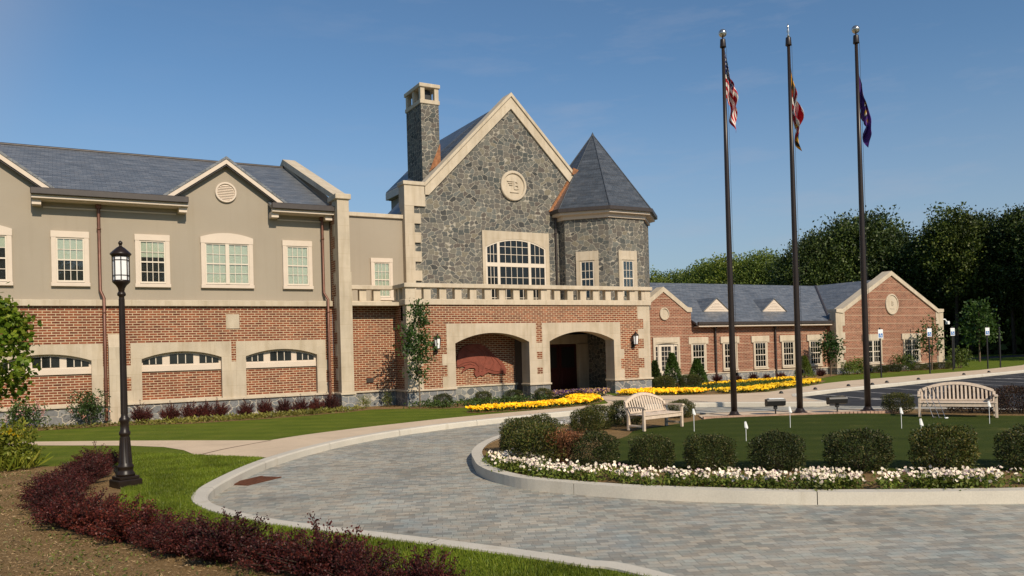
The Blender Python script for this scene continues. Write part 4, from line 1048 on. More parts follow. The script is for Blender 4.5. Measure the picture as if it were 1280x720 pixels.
for c, d in ((32.12, 1.0), (34.58, 0.55), (37.08, 1.0), (39.50, 0.95), (41.93, 0.4)):
    window(XR, c-0.46, c+0.46, 0.66, 2.17, 0.13, 0.40, 0.11, 4, 4, d, lint=(c-0.75, c+0.75), trim=LIMEP)
    m = MB(); m.prism([(c-0.55+1.1*k/10, 2.22+0.16*(1-(2*k/10-1)**2)) for k in range(11)], 'y', RY-0.115, RY-0.085); part(m, 'lintel_arch', LIMEP)
# garden doors under the small gable
m = MB(); m.arch_ring(28.72, 30.64, 0.42, 2.60, 28.86, 30.50, 2.18, 2.26, RY-0.16, RY+0.05); m.box(28.86, 30.5, RY-0.07, RY-0.065, 0.42, 2.26, 1); m.prism([(28.9+1.56*k/10, 2.30+0.16*(1-(2*k/10-1)**2)) for k in range(11)], 'y', RY-0.185, RY-0.15)
dr = part(m, 'door_surround', [LIMEP, ROOM])
m = MB()
for (a, b) in ((28.86, 29.10), (29.12, 30.20), (30.22, 30.50)):
    fw = 0.05 if b-a < 0.5 else 0.20
    m.box(a, a+fw, RY-0.12, RY-0.072, 0.42, 2.18); m.box(b-fw, b, RY-0.12, RY-0.072, 0.42, 2.18); m.box(a+fw, b-fw, RY-0.118, RY-0.072, 2.08, 2.18); m.box(a+fw, b-fw, RY-0.118, RY-0.072, 0.42, 0.72)
    n = 1 if b-a < 0.5 else 3
    for k in range(1, n): x = a+fw+(b-a-2*fw)*k/n; m.box(x-0.013, x+0.013, RY-0.10, RY-0.075, 0.72, 2.08)
    for k in range(1, 5): z = 0.72+1.36*k/5; m.box(a+fw, b-fw, RY-0.099, RY-0.076, z-0.012, z+0.012)
part(m, 'door', SASH, parent=dr)
for x in (33.42, 38.35): downspout(x, RY-0.10, 0.1, 3.1, True, BRONZE)
# gabled block at the far end
BY = 34.6; BX0, BX1, BC = 43.1, 54.35, 48.72
m = MB(); m.box(BX0-0.02, BX1+0.02, BY-0.03, BY+0.4, -0.15, 0.38); m.box(BX0-0.02, BX0+0.4, BY+0.4, RY, -0.15, 0.38); part(m, 'plinth', PLINTH)
m = MB(); m.bev(BX0-0.06, BX1+0.06, BY-0.07, BY+0.4, 0.38, 0.45, 0.01); m.bev(BX0-0.06, BX0+0.4, BY+0.4, RY-0.08, 0.38, 0.45, 0.01); part(m, 'plinth_cap', LIMEP)
m = MB(); m.prism([(BX0+0.02, 0.45), (BX1-0.02, 0.45), (BX1-0.02, 3.85), (BC+5.0, 3.9), (BC, 6.40), (BC-5.0, 3.9), (BX0+0.02, 3.85)], 'y', BY, BY+0.45); m.box(BX0+0.02, BX0+0.4, BY+0.45, RY, 0.45, 3.3); part(m, 'wall', BRICKR, 'rose brick gabled end of the low wing')
m = MB(); m.box(BX0+0.3, BX1-0.1, 36.2, 48, 0, 3.4); m.prism([(BX0+0.3, 3.4), (BX1-0.1, 3.4), (BC, 6.0)], 'y', 47.6, 48); m.box(BX1-0.35, BX1-0.03, BY+0.45, 48, 0, 3.4); part(m, 'wall', STUCCO, 'rear wall of the far gabled block')
m = MB()
for s in (-1, 1): m.prism([(BC, 6.72), (BC+s*5.0, 4.18), (BC+s*5.62, 4.16), (BC+s*5.62, 3.96), (BC+s*4.98, 3.9), (BC, 6.42)], 'y', BY-0.10, BY+0.6)
part(m, 'coping', LIMEP)
qs = []
for k in range(8):
    z = 0.45+k*0.44; w = 0.85 if k % 2 == 0 or k > 6 else 0.62
    qs += [(BX0, BX0+w, BY-0.035, BY+0.42, z, z+0.44), (BX1-w, BX1, BY-0.035, BY+0.42, z, z+0.44)]
each('quoin', LIME, qs)
md, dy = oval(at_wall(BY), BC, 4.48, 0.67, 0.70, 'medallion', 0.84, LIMEP)
m = MB(); vs, fs = glyphs('B', 0.42, 0.02); m.mesh([(BC+0.06+x, BY+dy-0.02+y, 4.52+z) for x, y, z in vs], fs); m.box(BC-0.2, BC+0.25, BY+dy-0.03, BY+dy, 4.17, 4.21); part(m, 'emblem', LIMEP, parent=md)
XB = at_wall(BY)
for c in (46.62, 50.68): window(XB, c-0.76, c+0.76, 0.62, 2.10, 0.14, 0.40, 0.10, 3, 4, 0.95, units=2, lint=(c-1.05, c+1.05), trim=LIMEP)
m = MB()
for s in (-1, 1):
    A = [(BC, 35.0, 6.24), (BC+s*5.75, 35.0, 3.36), (BC+s*5.75, 48.2, 3.36), (BC, 48.2, 6.24)]; B = [(x, y, z-0.12) for x, y, z in A]
    m.face(A if s > 0 else A[::-1]); m.face(B[::-1] if s > 0 else B)
    for i in range(4): m.face([A[i], B[i], B[(i+1) % 4], A[(i+1) % 4]])
part(m, 'roof', SLATE)
m = MB(); m.tube([(43.05, 35.0, 3.42), (BC-0.02, 40.75, 6.19)], 0.10, 6); part(m, 'valley_flashing', BRONZE)

# ------------------------------------------------------------------ street furniture and other objects
# lamp post on the lawn
lp = empty('lamp_post', (0.92, 15.2, 0), rad(20), 'tall black lamp post with an octagonal white-glass lantern standing on the lawn at left', 'lamp post')
m = MB(); m.bev(-0.20, 0.20, -0.20, 0.20, 0.0, 0.14, 0.02); m.bev(-0.165, 0.165, -0.165, 0.165, 0.14, 0.19, 0.01)
m.build('plinth_block', IRON, lp, local=True)
m = MB(); m.lathe([(0.150, 0.19), (0.145, 0.23), (0.122, 0.27), (0.118, 0.31), (0.130, 0.33), (0.130, 0.36), (0.105, 0.40), (0.074, 0.85), (0.072, 0.87), (0.090, 0.89), (0.092, 0.93), (0.072, 0.96), (0.068, 1.09), (0.084, 1.12), (0.084, 1.16), (0.060, 1.19), (0.054, 1.22), (0.043, 3.22), (0.043, 3.24), (0.068, 3.26), (0.068, 3.29), (0.048, 3.33)], 16)
for k in range(10):
    a = 2*math.pi*k/10; m.tube([(0.104*math.cos(a), 0.104*math.sin(a), 0.41), (0.075*math.cos(a), 0.075*math.sin(a), 0.84)], 0.009, 4)
    m.tube([(0.053*math.cos(a), 0.053*math.sin(a), 1.24), (0.043*math.cos(a), 0.043*math.sin(a), 3.2)], 0.006, 4)
m.build('shaft', IRON, lp, local=True)
m = MB(); m.lathe([(0.042, 3.32), (0.05, 3.35), (0.055, 3.38), (0.085, 3.43), (0.13, 3.475), (0.140, 3.49), (0.140, 3.52), (0.12, 3.52)], 8, rot=math.pi/8)
m.lathe([(0.140, 3.92), (0.15, 3.94), (0.168, 3.955), (0.168, 3.975), (0.125, 4.02), (0.065, 4.075), (0.032, 4.095), (0.022, 4.11), (0.022, 4.13)], 8, rot=math.pi/8)
m.lathe([(0.022, 4.12), (0.036, 4.145), (0.036, 4.165), (0.016, 4.19), (0.0, 4.20)], 10)
for k in range(8):
    a = math.pi/8+k*math.pi/4; m.tube([(0.132*math.cos(a), 0.132*math.sin(a), 3.5), (0.132*math.cos(a), 0.132*math.sin(a), 3.95)], 0.009, 4)
for z in (3.60, 3.86):
    for k in range(8):
        a, b = math.pi/8+k*math.pi/4, math.pi/8+(k+1)*math.pi/4; m.tube([(0.131*math.cos(a), 0.131*math.sin(a), z), (0.131*math.cos(b), 0.131*math.sin(b), z)], 0.006, 4)
ln = m.build('lantern_frame', IRON, lp, local=True)
m = MB(); m.lathe([(0.122, 3.51), (0.122, 3.94)], 8, rot=math.pi/8, smooth=False); m.build('lantern_glass', FROST, ln, local=True)

# three flagpoles and their hanging flags
def flagpole(x, y, h, ball, lab):
    t = empty('flagpole', (x, y, 0), 0, lab, 'flagpole', 'flagpoles on the concrete pad of the island')
    m = MB(); m.lathe([(0.090, 0.05), (0.090, 1.5), (0.082, 4), (0.066, 7.5), (0.046, h-0.5)], 14); m.build('pole', POLE, t, local=True)
    m = MB(); m.lathe([(0.21, 0.03), (0.21, 0.055), (0.15, 0.075), (0.125, 0.12), (0.098, 0.17)], 16); m.build('base_collar', POLE, t, local=True)
    m = MB(); m.lathe([(0.085, h-0.52), (0.09, h-0.50), (0.078, h-0.30), (0.074, h-0.28)], 14); m.lathe([(0.02, h-0.28), (0.02, h-0.2)], 6); m.build('truck', POLE, t, local=True)
    m = MB()
    if ball: m.lathe([(0.12*math.sin(a), h-0.10-0.12*math.cos(a)) for a in [math.pi*k/10 for k in range(11)]], 16)
    else: m.lathe([(0.015, h-0.28), (0.045, h-0.22), (0.015, h-0.16), (0.05, h-0.10), (0.018, h-0.03), (0.035, h+0.03), (0.0, h+0.16)], 10)
    m.build('finial', STEEL, t, local=True)
    m = MB(); m.tube([(0.07, -0.06, h-0.5), (0.115, -0.06, 1.3)], 0.006, 4); m.box(0.09, 0.13, -0.09, -0.03, 1.2, 1.3); m.build('halyard', BLACKM, t, local=True)
    return t
PO = [(17.16, 17.4), (19.2, 16.77), (20.88, 15.71)]
flagpole(*PO[0], 11.38, True, 'dark bronze flagpole with a silver ball carrying the striped red, white and blue flag')
flagpole(*PO[1], 11.55, False, 'dark bronze flagpole with a slender cross-shaped finial carrying the gold and red chequered flag')
flagpole(*PO[2], 11.52, True, 'dark bronze flagpole with a silver ball carrying the purple flag')
def cloth(name, x, y, ztop, hoist, fly, spread, seed, mat, lab, drop=0.78):
    """limp flag: hoist runs down the pole, the fly falls along it in soft pleats"""
    nu, nv = 40, 26; vs = []; uv = []
    rng = np.random.default_rng(seed)
    ph = rng.random(4)*6.28
    ex = np.array([_R[0], _R[1]]); ey = np.array([_F[0], _F[1]])
    for i in range(nu+1):
        u = i/nu
        for j in range(nv+1):
            v = j/nv
            fall = u*fly*drop*(1-0.10*v)
            z = ztop-v*hoist*(1-0.06*u)-fall
            q = (ztop-z)/(hoist+fly*drop); grow = min(1.0, q/0.42)**0.9
            w = grow*min(1.0, u*2.5)
            sx = 0.05+spread*grow*(0.9*u**0.55)*(0.74+0.26*math.sin(6.0*v+ph[0])) + 0.05*math.sin(u*11+v*5+ph[1])*w
            sy = 0.12*math.sin(u*8.5-v*6.5+ph[2])*w+0.06*math.sin(v*13+u*3+ph[3])*w
            p = ex*sx+ey*sy; vs.append((x+p[0], y+p[1], z)); uv.append((u, v))
    fs = [(i*(nv+1)+j, (i+1)*(nv+1)+j, (i+1)*(nv+1)+j+1, i*(nv+1)+j+1) for i in range(nu) for j in range(nv)]
    me = bpy.data.meshes.new(name); me.from_pydata(vs, [], fs); me.materials.append(mat)
    l = me.uv_layers.new(name='UVMap').data
    for k, lo in enumerate(me.loops): l[k].uv = uv[lo.vertex_index]
    for p in me.polygons: p.use_smooth = True
    o = bpy.data.objects.new(name, me); COL.objects.link(o)
    return tag(o, lab, 'flag', 'flags on the three poles')
def flag_nodes(name):
    t = NT(name); sx = t.n.new('ShaderNodeSeparateXYZ'); t.l.new(t.co('UV'), sx.inputs[0]); return t, sx.outputs[0], sx.outputs[1]
def lt(t, a, b): return t.math('LESS_THAN', a, b)
# stripes and a starred canton
t, u, v = flag_nodes('striped_flag_cloth')
st = lt(t, t.math('FRACT', t.math('MULTIPLY', v, 6.5)), 0.5)
col = t.mix(st, (0.72, 0.66, 0.60), (0.42, 0.022, 0.030))
su = t.math('SUBTRACT', t.math('FRACT', t.math('MULTIPLY', u, 15)), 0.5); sv = t.math('SUBTRACT', t.math('FRACT', t.math('MULTIPLY', v, 11)), 0.5)
star = lt(t, t.math('ADD', t.math('MULTIPLY', su, su), t.math('MULTIPLY', sv, sv)), 0.07)
can = t.mix(star, (0.020, 0.035, 0.13), (0.70, 0.68, 0.66))
incan = t.math('MULTIPLY', lt(t, u, 0.42), lt(t, v, 0.54))
t.base(t.mix(incan, col, can), 0.8, 0.1); US = t.m
# quartered flag: gold and black bars, red and white crosses
t, u, v = flag_nodes('quartered_flag_cloth')
bars = lt(t, t.math('FRACT', t.math('ADD', t.math('MULTIPLY', u, 6.0), t.math('MULTIPLY', v, 2.0))), 0.5)
gold = t.mix(bars, (0.62, 0.30, 0.02), (0.02, 0.018, 0.016))
du = t.math('ABSOLUTE', t.math('SUBTRACT', t.math('FRACT', t.math('MULTIPLY', u, 2.0)), 0.5)); dv = t.math('ABSOLUTE', t.math('SUBTRACT', t.math('FRACT', t.math('MULTIPLY', v, 2.0)), 0.5))
cross = t.math('MAXIMUM', lt(t, du, 0.16), lt(t, dv, 0.16))
half = t.math('LESS_THAN', t.math('FRACT', t.math('MULTIPLY', u, 2.0)), 0.5)
x1 = t.math('ABSOLUTE', t.math('SUBTRACT', cross, half))
red = t.mix(x1, (0.72, 0.66, 0.60), (0.40, 0.02, 0.03))
q = t.math('ABSOLUTE', t.math('SUBTRACT', t.math('LESS_THAN', u, 0.5), t.math('LESS_THAN', v, 0.5)))
q2 = t.math('MAXIMUM', q, t.math('MULTIPLY', t.math('GREATER_THAN', v, 0.25), t.math('MULTIPLY', t.math('LESS_THAN', v, 0.8), t.math('GREATER_THAN', u, 0.2))))
t.base(t.mix(q2, gold, red), 0.8, 0.1); MD = t.m
# purple with a gold, black and white emblem
t, u, v = flag_nodes('purple_flag_cloth')
ru = t.math('SUBTRACT', u, 0.45); rv = t.math('SUBTRACT', v, 0.5)
r2 = t.math('ADD', t.math('MULTIPLY', ru, ru), t.math('MULTIPLY', t.math('MULTIPLY', rv, rv), 0.55))
emb = t.ramp(t.math('FRACT', t.math('ADD', t.math('MULTIPLY', u, 5.5), t.math('MULTIPLY', v, 3.0))), [(0.0, (0.03, 0.02, 0.03)), (0.35, (0.55, 0.30, 0.04)), (0.5, (0.65, 0.60, 0.58)), (0.62, (0.02, 0.02, 0.03)), (0.85, (0.07, 0.03, 0.16))])
t.base(t.mix(lt(t, r2, 0.085), (0.085, 0.032, 0.190), emb), 0.75, 0.15); PU = t.m
cloth('flag', PO[0][0], PO[0][1], 10.88, 1.50, 1.85, 0.38, 5, US, 'limp striped red and white flag with a blue starred corner', 0.72)
cloth('flag', PO[1][0], PO[1][1], 10.45, 1.40, 1.95, 0.27, 11, MD, 'limp flag of gold, black, red and white quarters', 0.75)
cloth('flag', PO[2][0], PO[2][1], 10.35, 1.30, 1.80, 0.33, 23, PU, 'limp purple flag with a gold and black emblem', 0.78)

# slatted arch-backed benches
def bench(x, y, rz_, w, lab):
    t = empty('garden_bench', (x, y, 0.03), rz_, lab, 'bench', 'arch-backed wooden benches on the island')
    h = w/2; ys = 0.52    # local: front at y=0 facing -y, back at y=ys
    for sx in (-1, 1):
        m = MB(); m.bev(sx*h-0.033, sx*h+0.033, 0, 0.066, 0, 0.555, 0.006); m.build('leg', TEAK, t, local=True)
        m = MB(); b = sx*h
        m.prism([(ys, 0), (ys+0.06, 0), (ys+0.05, 0.36), (ys+0.15, 0.66), (ys+0.09, 0.66), (ys-0.01, 0.36)], 'x', b-0.033, b+0.033); m.build('leg', TEAK, t, local=True)
        m = MB(); m.prism([(-0.04, 0.555), (-0.03, 0.595), (0.25, 0.60), (ys+0.10, 0.575), (ys+0.10, 0.545), (0.25, 0.565), (-0.03, 0.545)], 'x', b-0.042, b+0.042); m.build('armrest', TEAK, t, local=True)
        m = MB(); m.bev(b-0.025, b+0.025, 0.05, ys+0.02, 0.09, 0.14, 0.005); m.build('stretcher', TEAK, t, local=True)
    m = MB(); m.bev(-h+0.03, h-0.03, 0.012, 0.05, 0.28, 0.37, 0.006); m.bev(-h+0.03, h-0.03, ys, ys+0.035, 0.28, 0.36, 0.006)
    for k in range(6): m.bev(-h-0.01, h+0.01, -0.01+k*0.088, 0.065+k*0.088, 0.375, 0.398, 0.005)
    m.build('seat', TEAK, t, local=True)
    def top(x): return 0.665+0.205*(1-(x/h)**2)
    def yb(z): return ys+0.02+(z-0.36)*0.33
    m = MB(); n = 20
    for k in range(n):
        xa, xb = -h+2*h*k/n, -h+2*h*(k+1)/n
        P = []
        for xx in (xa, xb):
            z1 = top(xx)+0.04; z0 = top(xx)-0.035
            P.append([(xx, yb(z0)-0.005, z0), (xx, yb(z1)-0.005, z1), (xx, yb(z1)+0.05, z1), (xx, yb(z0)+0.05, z0)])
        for i in range(4): m.face([P[0][i], P[1][i], P[1][(i+1) % 4], P[0][(i+1) % 4]])
    m.bev(-h+0.03, h-0.03, yb(0.42), yb(0.42)+0.035, 0.40, 0.45, 0.005)
    m.build('back_frame', TEAK, t, local=True)
    ns = int(w*10.3)
    for k in range(ns):
        xx = -h+0.075+(2*h-0.15)*k/(ns-1); z1 = top(xx)-0.02
        m = MB(); m.prism([(yb(0.42)+0.006, 0.42), (yb(0.42)+0.024, 0.42), (yb(z1)+0.030, z1), (yb(z1)+0.012, z1)], 'x', xx-0.024, xx+0.024); m.build('slat', TEAK, t, local=True)
    return t
bench(13.30, 15.93, rad(10), 1.46, 'pale wooden bench turned to the right, left of the flagpoles beside clipped bushes')
bench(20.60, 12.80, rad(-56), 1.78, 'pale wooden bench facing the camera, right of the flagpoles, with putters leaning on it')
# putters leaning on the right-hand bench, and a ball
for i, (dx, dy, lab) in enumerate(((0.20, -0.25, 'golf putter leaning on the bench, nearest its left leg'), (0.34, -0.30, 'golf putter leaning on the bench, middle one'), (0.48, -0.36, 'golf putter leaning on the bench, outermost with the white head'))):
    c = np.array([20.10, 13.54]); u_ = np.array([math.cos(rad(-56)), math.sin(rad(-56))]); w_ = np.array([-u_[1], u_[0]])
    a = c+u_*(dx+0.12)+w_*dy; b = c+u_*(dx-0.08)+w_*0.02
    t = empty('golf_putter', (a[0], a[1], 0.03), 0, lab, 'golf club', 'putters leaning on the right bench')
    d = b-a
    m = MB(); m.tube([(0, 0, 0.02), (d[0], d[1], 0.62)], 0.008, 6); m.build('shaft', STEEL, t, local=True)
    m = MB(); m.bev(-0.02, 0.10, -0.02, 0.02, 0.0, 0.03, 0.006); m.build('head', WHITE if i == 2 else STEEL, t, local=True)
    m = MB(); m.tube([(d[0], d[1], 0.62), (d[0]*1.3, d[1]*1.3, 0.80)], 0.014, 6); m.build('grip', BLACKM, t, local=True)

# putting-green pins with small white flags
def pin(x, y, h, lab, lean=0.0, tri=True):
    t = empty('golf_pin', (x, y, 0.028), 0, lab, 'golf pin', 'pins on the putting green')
    m = MB(); m.tube([(0, 0, 0), (lean, 0, h)], 0.0075, 6); m.build('stick', WHITE, t, local=True)
    m = MB(); e = np.array([_R[0], _R[1]])
    P = [(lean-0.012, 0, h-0.01), (lean+0.012*e[0], 0.012*e[1], h-0.01), (lean+0.050*e[0], 0.050*e[1], h-0.13), (lean+0.035*e[0], 0.035*e[1]-0.015, h-0.165), (lean-0.012, -0.01, h-0.14)]
    Q = [(x_-0.012, y_+0.02, z_) for x_, y_, z_ in P]
    m.face(P); m.face(Q[::-1])
    for i in range(len(P)): m.face([P[i], Q[i], Q[(i+1) % len(P)], P[(i+1) % len(P)]])
    m.build('pin_flag', WHITE, t, local=True)
pin(13.45, 15.0, 0.56, 'white golf pin close to the right leg of the left bench')
pin(12.9, 12.75, 0.43, 'white golf pin rising behind the front bushes, left part of the green')
pin(15.69, 14.02, 0.53, 'white golf pin in front of the middle flagpole and floodlight')
pin(17.31, 12.13, 0.50, 'white golf pin in open turf left of the right bench')
pin(15.55, 10.45, 0.46, 'short white golf pin just behind the front bush, nearest the camera')
pin(19.63, 11.4, 0.56, 'white golf pin in front of the right leg of the right bench')

# floodlights aimed at the flags
def flood(x, y, rz_, lab, white):
    t = empty('floodlight', (x, y, 0.03), rz_, lab, 'floodlight', 'ground floodlights by the flagpoles')
    m = MB(); m.tube([(0, 0, 0), (0, 0, 0.26)], 0.022, 8); m.lathe([(0.06, 0), (0.06, 0.02)], 10); m.bev(-0.05, 0.05, -0.04, 0.04, 0.15, 0.28, 0.01); m.build('stem', BLACKM, t, local=True)
    m = MB(); m.prism([(-0.10, 0.27), (0.09, 0.23), (0.13, 0.29), (0.12, 0.45), (-0.11, 0.45), (-0.13, 0.40)], 'x', -0.27, 0.27); m.build('housing', BLACKM, t, local=True)
    m = MB(); m.bev(-0.21, 0.23, -0.10, 0.10, 0.452, 0.475, 0.006); m.build('lens', WHITE if white else plain('lamp_lens', (0.05, 0.05, 0.05), 0.1), t, local=True)
flood(18.26, 16.85, rad(-28), 'black floodlight with a pale top, between the left and middle flagpoles', True)
flood(19.95, 16.05, rad(-28), 'plain black floodlight between the middle and right flagpoles', False)

# rusty drain grate let into the drive
gx, gy = G(318, 601.5, -0.14)
t = empty('drain_grate', (gx, gy, -0.14), rad(38), 'rusty iron drain grate in the pavers against the left kerb', 'drain grate')
m = MB()
for k in range(9): m.box(-0.42+k*0.1, -0.36+k*0.1, -0.20, 0.20, 0.003, 0.018)
m.box(-0.45, 0.47, -0.24, -0.20, 0.003, 0.02); m.box(-0.45, 0.47, 0.20, 0.24, 0.003, 0.02); m.box(-0.45, 0.47, -0.2, 0.2, 0.001, 0.004)
m.build('grating', RUST, t, local=True)

# wall lanterns
def lantern(x, y, z, lab):
    t = empty('wall_lantern', (x, y, z), 0, lab, 'wall lantern', 'lanterns on the porch piers')
    m = MB(); m.bev(-0.07, 0.07, -0.03, 0.0, -0.33, -0.05, 0.01); m.tube([(0, -0.02, -0.15), (0, -0.14, -0.28), (0, -0.22, -0.2)], 0.018, 6); m.tube([(0, -0.02, 0.25), (0, -0.20, 0.36)], 0.015, 6)
    m.lathe([(0.10, -0.21), (0.115, -0.19), (0.115, -0.17)], 6, (0, -0.22, 0)); m.lathe([(0.16, 0.22), (0.16, 0.24), (0.10, 0.31), (0.035, 0.36), (0.03, 0.40), (0.0, 0.43)], 6, (0, -0.22, 0))
    for k in range(6):
        a = k*math.pi/3; m.tube([(0.105*math.cos(a), -0.22+0.105*math.sin(a), -0.18), (0.145*math.cos(a), -0.22+0.145*math.sin(a), 0.23)], 0.010, 4)
    m.build('lantern_frame', IRON, t, local=True)
    m = MB(); m.lathe([(0.093, -0.17), (0.128, 0.22)], 6, (0, -0.22, 0), smooth=False); m.build('lantern_glass', FROST, t, local=True)
lantern(23.30, 29.99, 2.42, 'black wall lantern on the brick pier right of the right arch')
lantern(13.26, 29.99, 2.46, 'black wall lantern on the brick pier half hidden by the sapling')

# parking signs, posts and kerb knobs
def sign(x, y, h, lab, plate=True):
    t = empty('parking_sign', (x, y, 0), rad(-25), lab, 'sign', 'posts along the parking lot pavement')
    m = MB(); m.tube([(0, 0, 0), (0, 0, h+0.05)], 0.045, 8); m.lathe([(0.055, h+0.03), (0.055, h+0.07), (0.0, h+0.12)], 8); m.build('post', BLACKM, t, local=True)
    if plate:
        m = MB(); m.bev(-0.145, 0.145, -0.075, -0.055, h-0.50, h+0.0, 0.008); pl = m.build('plate', WHITE, t, local=True)
        m = MB(); m.bev(-0.115, 0.115, -0.079, -0.074, h-0.45, h-0.22, 0.004)
        m.build('panel', BLUE, pl, local=True)
        m = MB(); z0 = h-0.33   # wheelchair symbol
        m.lathe([(0.025, -0.083), (0.025, -0.079)], 8, (-0.01, 0, 0)); m.v = [(x_, z_, y_+z0+0.10) for x_, y_, z_ in m.v]
        m.box(-0.022, 0.002, -0.083, -0.079, z0-0.01, z0+0.07); m.box(0.0, 0.06, -0.083, -0.079, z0-0.012, z0+0.01); m.box(0.045, 0.065, -0.083, -0.079, z0-0.07, z0-0.012)
        for k in range(12):
            a = rad(100+k*20); b = rad(120+k*20); m.tube([(-0.005+0.06*math.cos(a), -0.081, z0-0.03+0.06*math.sin(a)), (-0.005+0.06*math.cos(b), -0.081, z0-0.03+0.06*math.sin(b))], 0.008, 4)
        m.build('symbol', WHITE, pl, local=True)
sign(40.1, 29.25, 2.70, 'white and blue disabled-parking sign in front of the gabled end, nearest the right flagpole')
sign(45.6, 29.95, 2.72, 'white and blue disabled-parking sign by the right corner of the gabled end')
sign(50.4, 31.5, 2.75, 'white and blue disabled-parking sign just right of the building corner')
sign(53.4, 31.0, 2.72, 'white and blue disabled-parking sign furthest right, before the young tree')
sign(55.2, 31.2, 2.65, 'bare dark post at the right end of the row of parking signs', False)
sign(53.6, 33.4, 2.4, 'bare dark post between the two right parking signs', False)
for (x, y) in ((26.1, 23.75), (29.0, 24.45), (31.9, 25.0), (35.3, 25.45), (38.6, 26.0), (44.5, 27.2), (47.8, 27.7), (33.4, 24.85)):
    t = empty('kerb_light', (x, y, 0.012), 0, 'small dark dome light at the edge of the pale pavement beside the parking bays', 'kerb light', 'dome lights along the parking lot kerb')
    m = MB(); m.lathe([(0.085, 0), (0.085, 0.03), (0.07, 0.07), (0.04, 0.095), (0.0, 0.105)], 12); m.build('dome', BLACKM, t, local=True)
    m = MB(); m.lathe([(0.10, 0.0), (0.10, 0.010)], 12); m.build('rim', IRON, t, local=True)
# camera on a bracket at the far corner
t = empty('security_camera', (54.35, 34.8, 3.42), 0, 'white camera on a bracket at the right corner of the far gabled brick end', 'security camera')
m = MB(); m.tube([(0, 0, 0.02), (0.45, -0.05, 0.02), (0.62, -0.08, -0.15)], 0.05, 6); m.build('bracket', WHITE, t, local=True)
m = MB(); m.bev(0.55, 0.78, -0.22, 0.0, -0.35, -0.12, 0.03); m.build('housing', WHITE, t, local=True)

# ------------------------------------------------------------------ plants
RN = np.random.default_rng(7)
def blob_points(n, rx, ry, rz, rng, shell=0.45, boxy=2.0, lump=0.12, zmin=-0.9):
    """points in the outer part of a lumpy (super)ellipsoid centred on 0"""
    d = rng.normal(size=(n, 3)); d /= np.linalg.norm(d, axis=1)[:, None]
    d = d[d[:, 2] > zmin]
    k = (np.abs(d)**boxy).sum(1)**(-1/boxy)
    ph = rng.random(6)*6.28
    lum = 1+lump*(np.sin(3.1*d[:, 0]*2+ph[0])+np.sin(3.7*d[:, 1]*2+ph[1])+np.sin(4.3*d[:, 2]*2+ph[2]))/1.7+lump*0.8*np.sin(9*d[:, 0]+ph[3])*np.sin(9*d[:, 1]+ph[4])
    r = 1-shell*rng.random(len(d))**1.6
    return d*(k*lum*r)[:, None]*np.array([rx, ry, rz]), d
def core(rx, ry, rz, cz, seed):
    rng = np.random.default_rng(seed)
    bm = bmesh.new(); bmesh.ops.create_icosphere(bm, subdivisions=3, radius=1.0)
    for v in bm.verts: v.co = Vector((v.co.x*rx*(1+0.1*rng.normal()*0.5), v.co.y*ry*(1+0.1*rng.normal()*0.5), cz+v.co.z*rz))
    m = MB(); m.bm(bm); return m
def stems_mesh(n, h, spread, r, rng, base=0.08):
    m = MB()
    for _ in range(n):
        a = rng.random()*6.28; s = spread*(0.3+0.7*rng.random())
        m.tube([(base*math.cos(a), base*math.sin(a), 0), (0.5*s*math.cos(a), 0.5*s*math.sin(a), h*0.5), (s*math.cos(a), s*math.sin(a), h*(0.8+0.3*rng.random()))], [r, r*0.7, r*0.3], 5)
    return m
_protos = {}
def place_plant(key, maker, x, y, z, rz_, sc, name, label, cat, group=None):
    """first use builds the plant, later ones copy it with its parts"""
    if key in _protos: o = copy_tree(_protos[key])
    else: o = maker(); _protos[key] = o
    o.location = (x, y, z); o.rotation_euler = (0, 0, rz_); o.scale = sc if isinstance(sc, tuple) else (sc, sc, sc)
    for k in ('group',):
        if k in o and not group: del o[k]
    return tag(o, label, cat, group)

# -- clipped boxwoods of the island
def boxwood(seed, rx=0.46, ry=0.43, rz=0.325, boxy=2.9, mat=None, n=9500, leaf=0.034, name='boxwood_shrub', shell=0.42):
    def mk():
        rng = np.random.default_rng(seed)
        o = empty(name)
        P, d = blob_points(n, rx, ry, rz, rng, shell, boxy, 0.07)
        P[:, 2] += rz+0.0
        P = P[P[:, 2] > 0.02]; D = P-np.array([0, 0, rz*0.8]); D /= np.linalg.norm(D, axis=1)[:, None]+1e-6
        tall = rng.random(len(P)) < 0.06; P2 = P+D*0.03*tall[:, None]
        mesh_obj('foliage', quads_mesh('foliage', leaves(P2, leaf, rng, 0.4, 0.5, D*0.8), mat or L_BOX), o)
        stems_mesh(7, rz*1.2, rx*0.7, 0.012, rng, 0.05).build('stem', BARKD, o, local=True)
        return o
    return mk
front = [(8.38, 12.0, 0.93, 'boxwood'), (8.98, 11.12, 0.84, ''), (9.66, 10.42, 0.93, ''), (10.44, 9.62, 0.95, ''), (11.42, 8.78, 1.05, ''), (12.38, 7.94, 1.06, ''), (13.5, 7.12, 1.12, ''), (14.7, 6.45, 1.05, '')]
ords = ['first clipped dark boxwood of the front row, beside the brown dead shrub', 'second clipped boxwood of the front row, narrower, with a few bronze leaves', 'third clipped boxwood of the front row, below the left bench', 'fourth clipped boxwood of the front row, below the left flagpole', 'fifth clipped boxwood of the front row, below the middle flagpole', 'sixth clipped boxwood of the front row, below the right flagpole', 'clipped boxwood of the front row at the right edge of the photo', 'clipped boxwood of the front row beyond the right edge of the photo']
for i, (x, y, s, _) in enumerate(front[:7]):
    place_plant('box%d' % (i % 3), boxwood(30+i % 3), x, y, 0, i*1.3, (s*(1, 1.04, 0.97)[i % 3], s, s*(1.0, 1.06, 0.97, 1.03, 0.98, 1.05, 0.96)[i]), 'boxwood_shrub', ords[i], 'shrub', 'clipped boxwoods in a row along the island front')
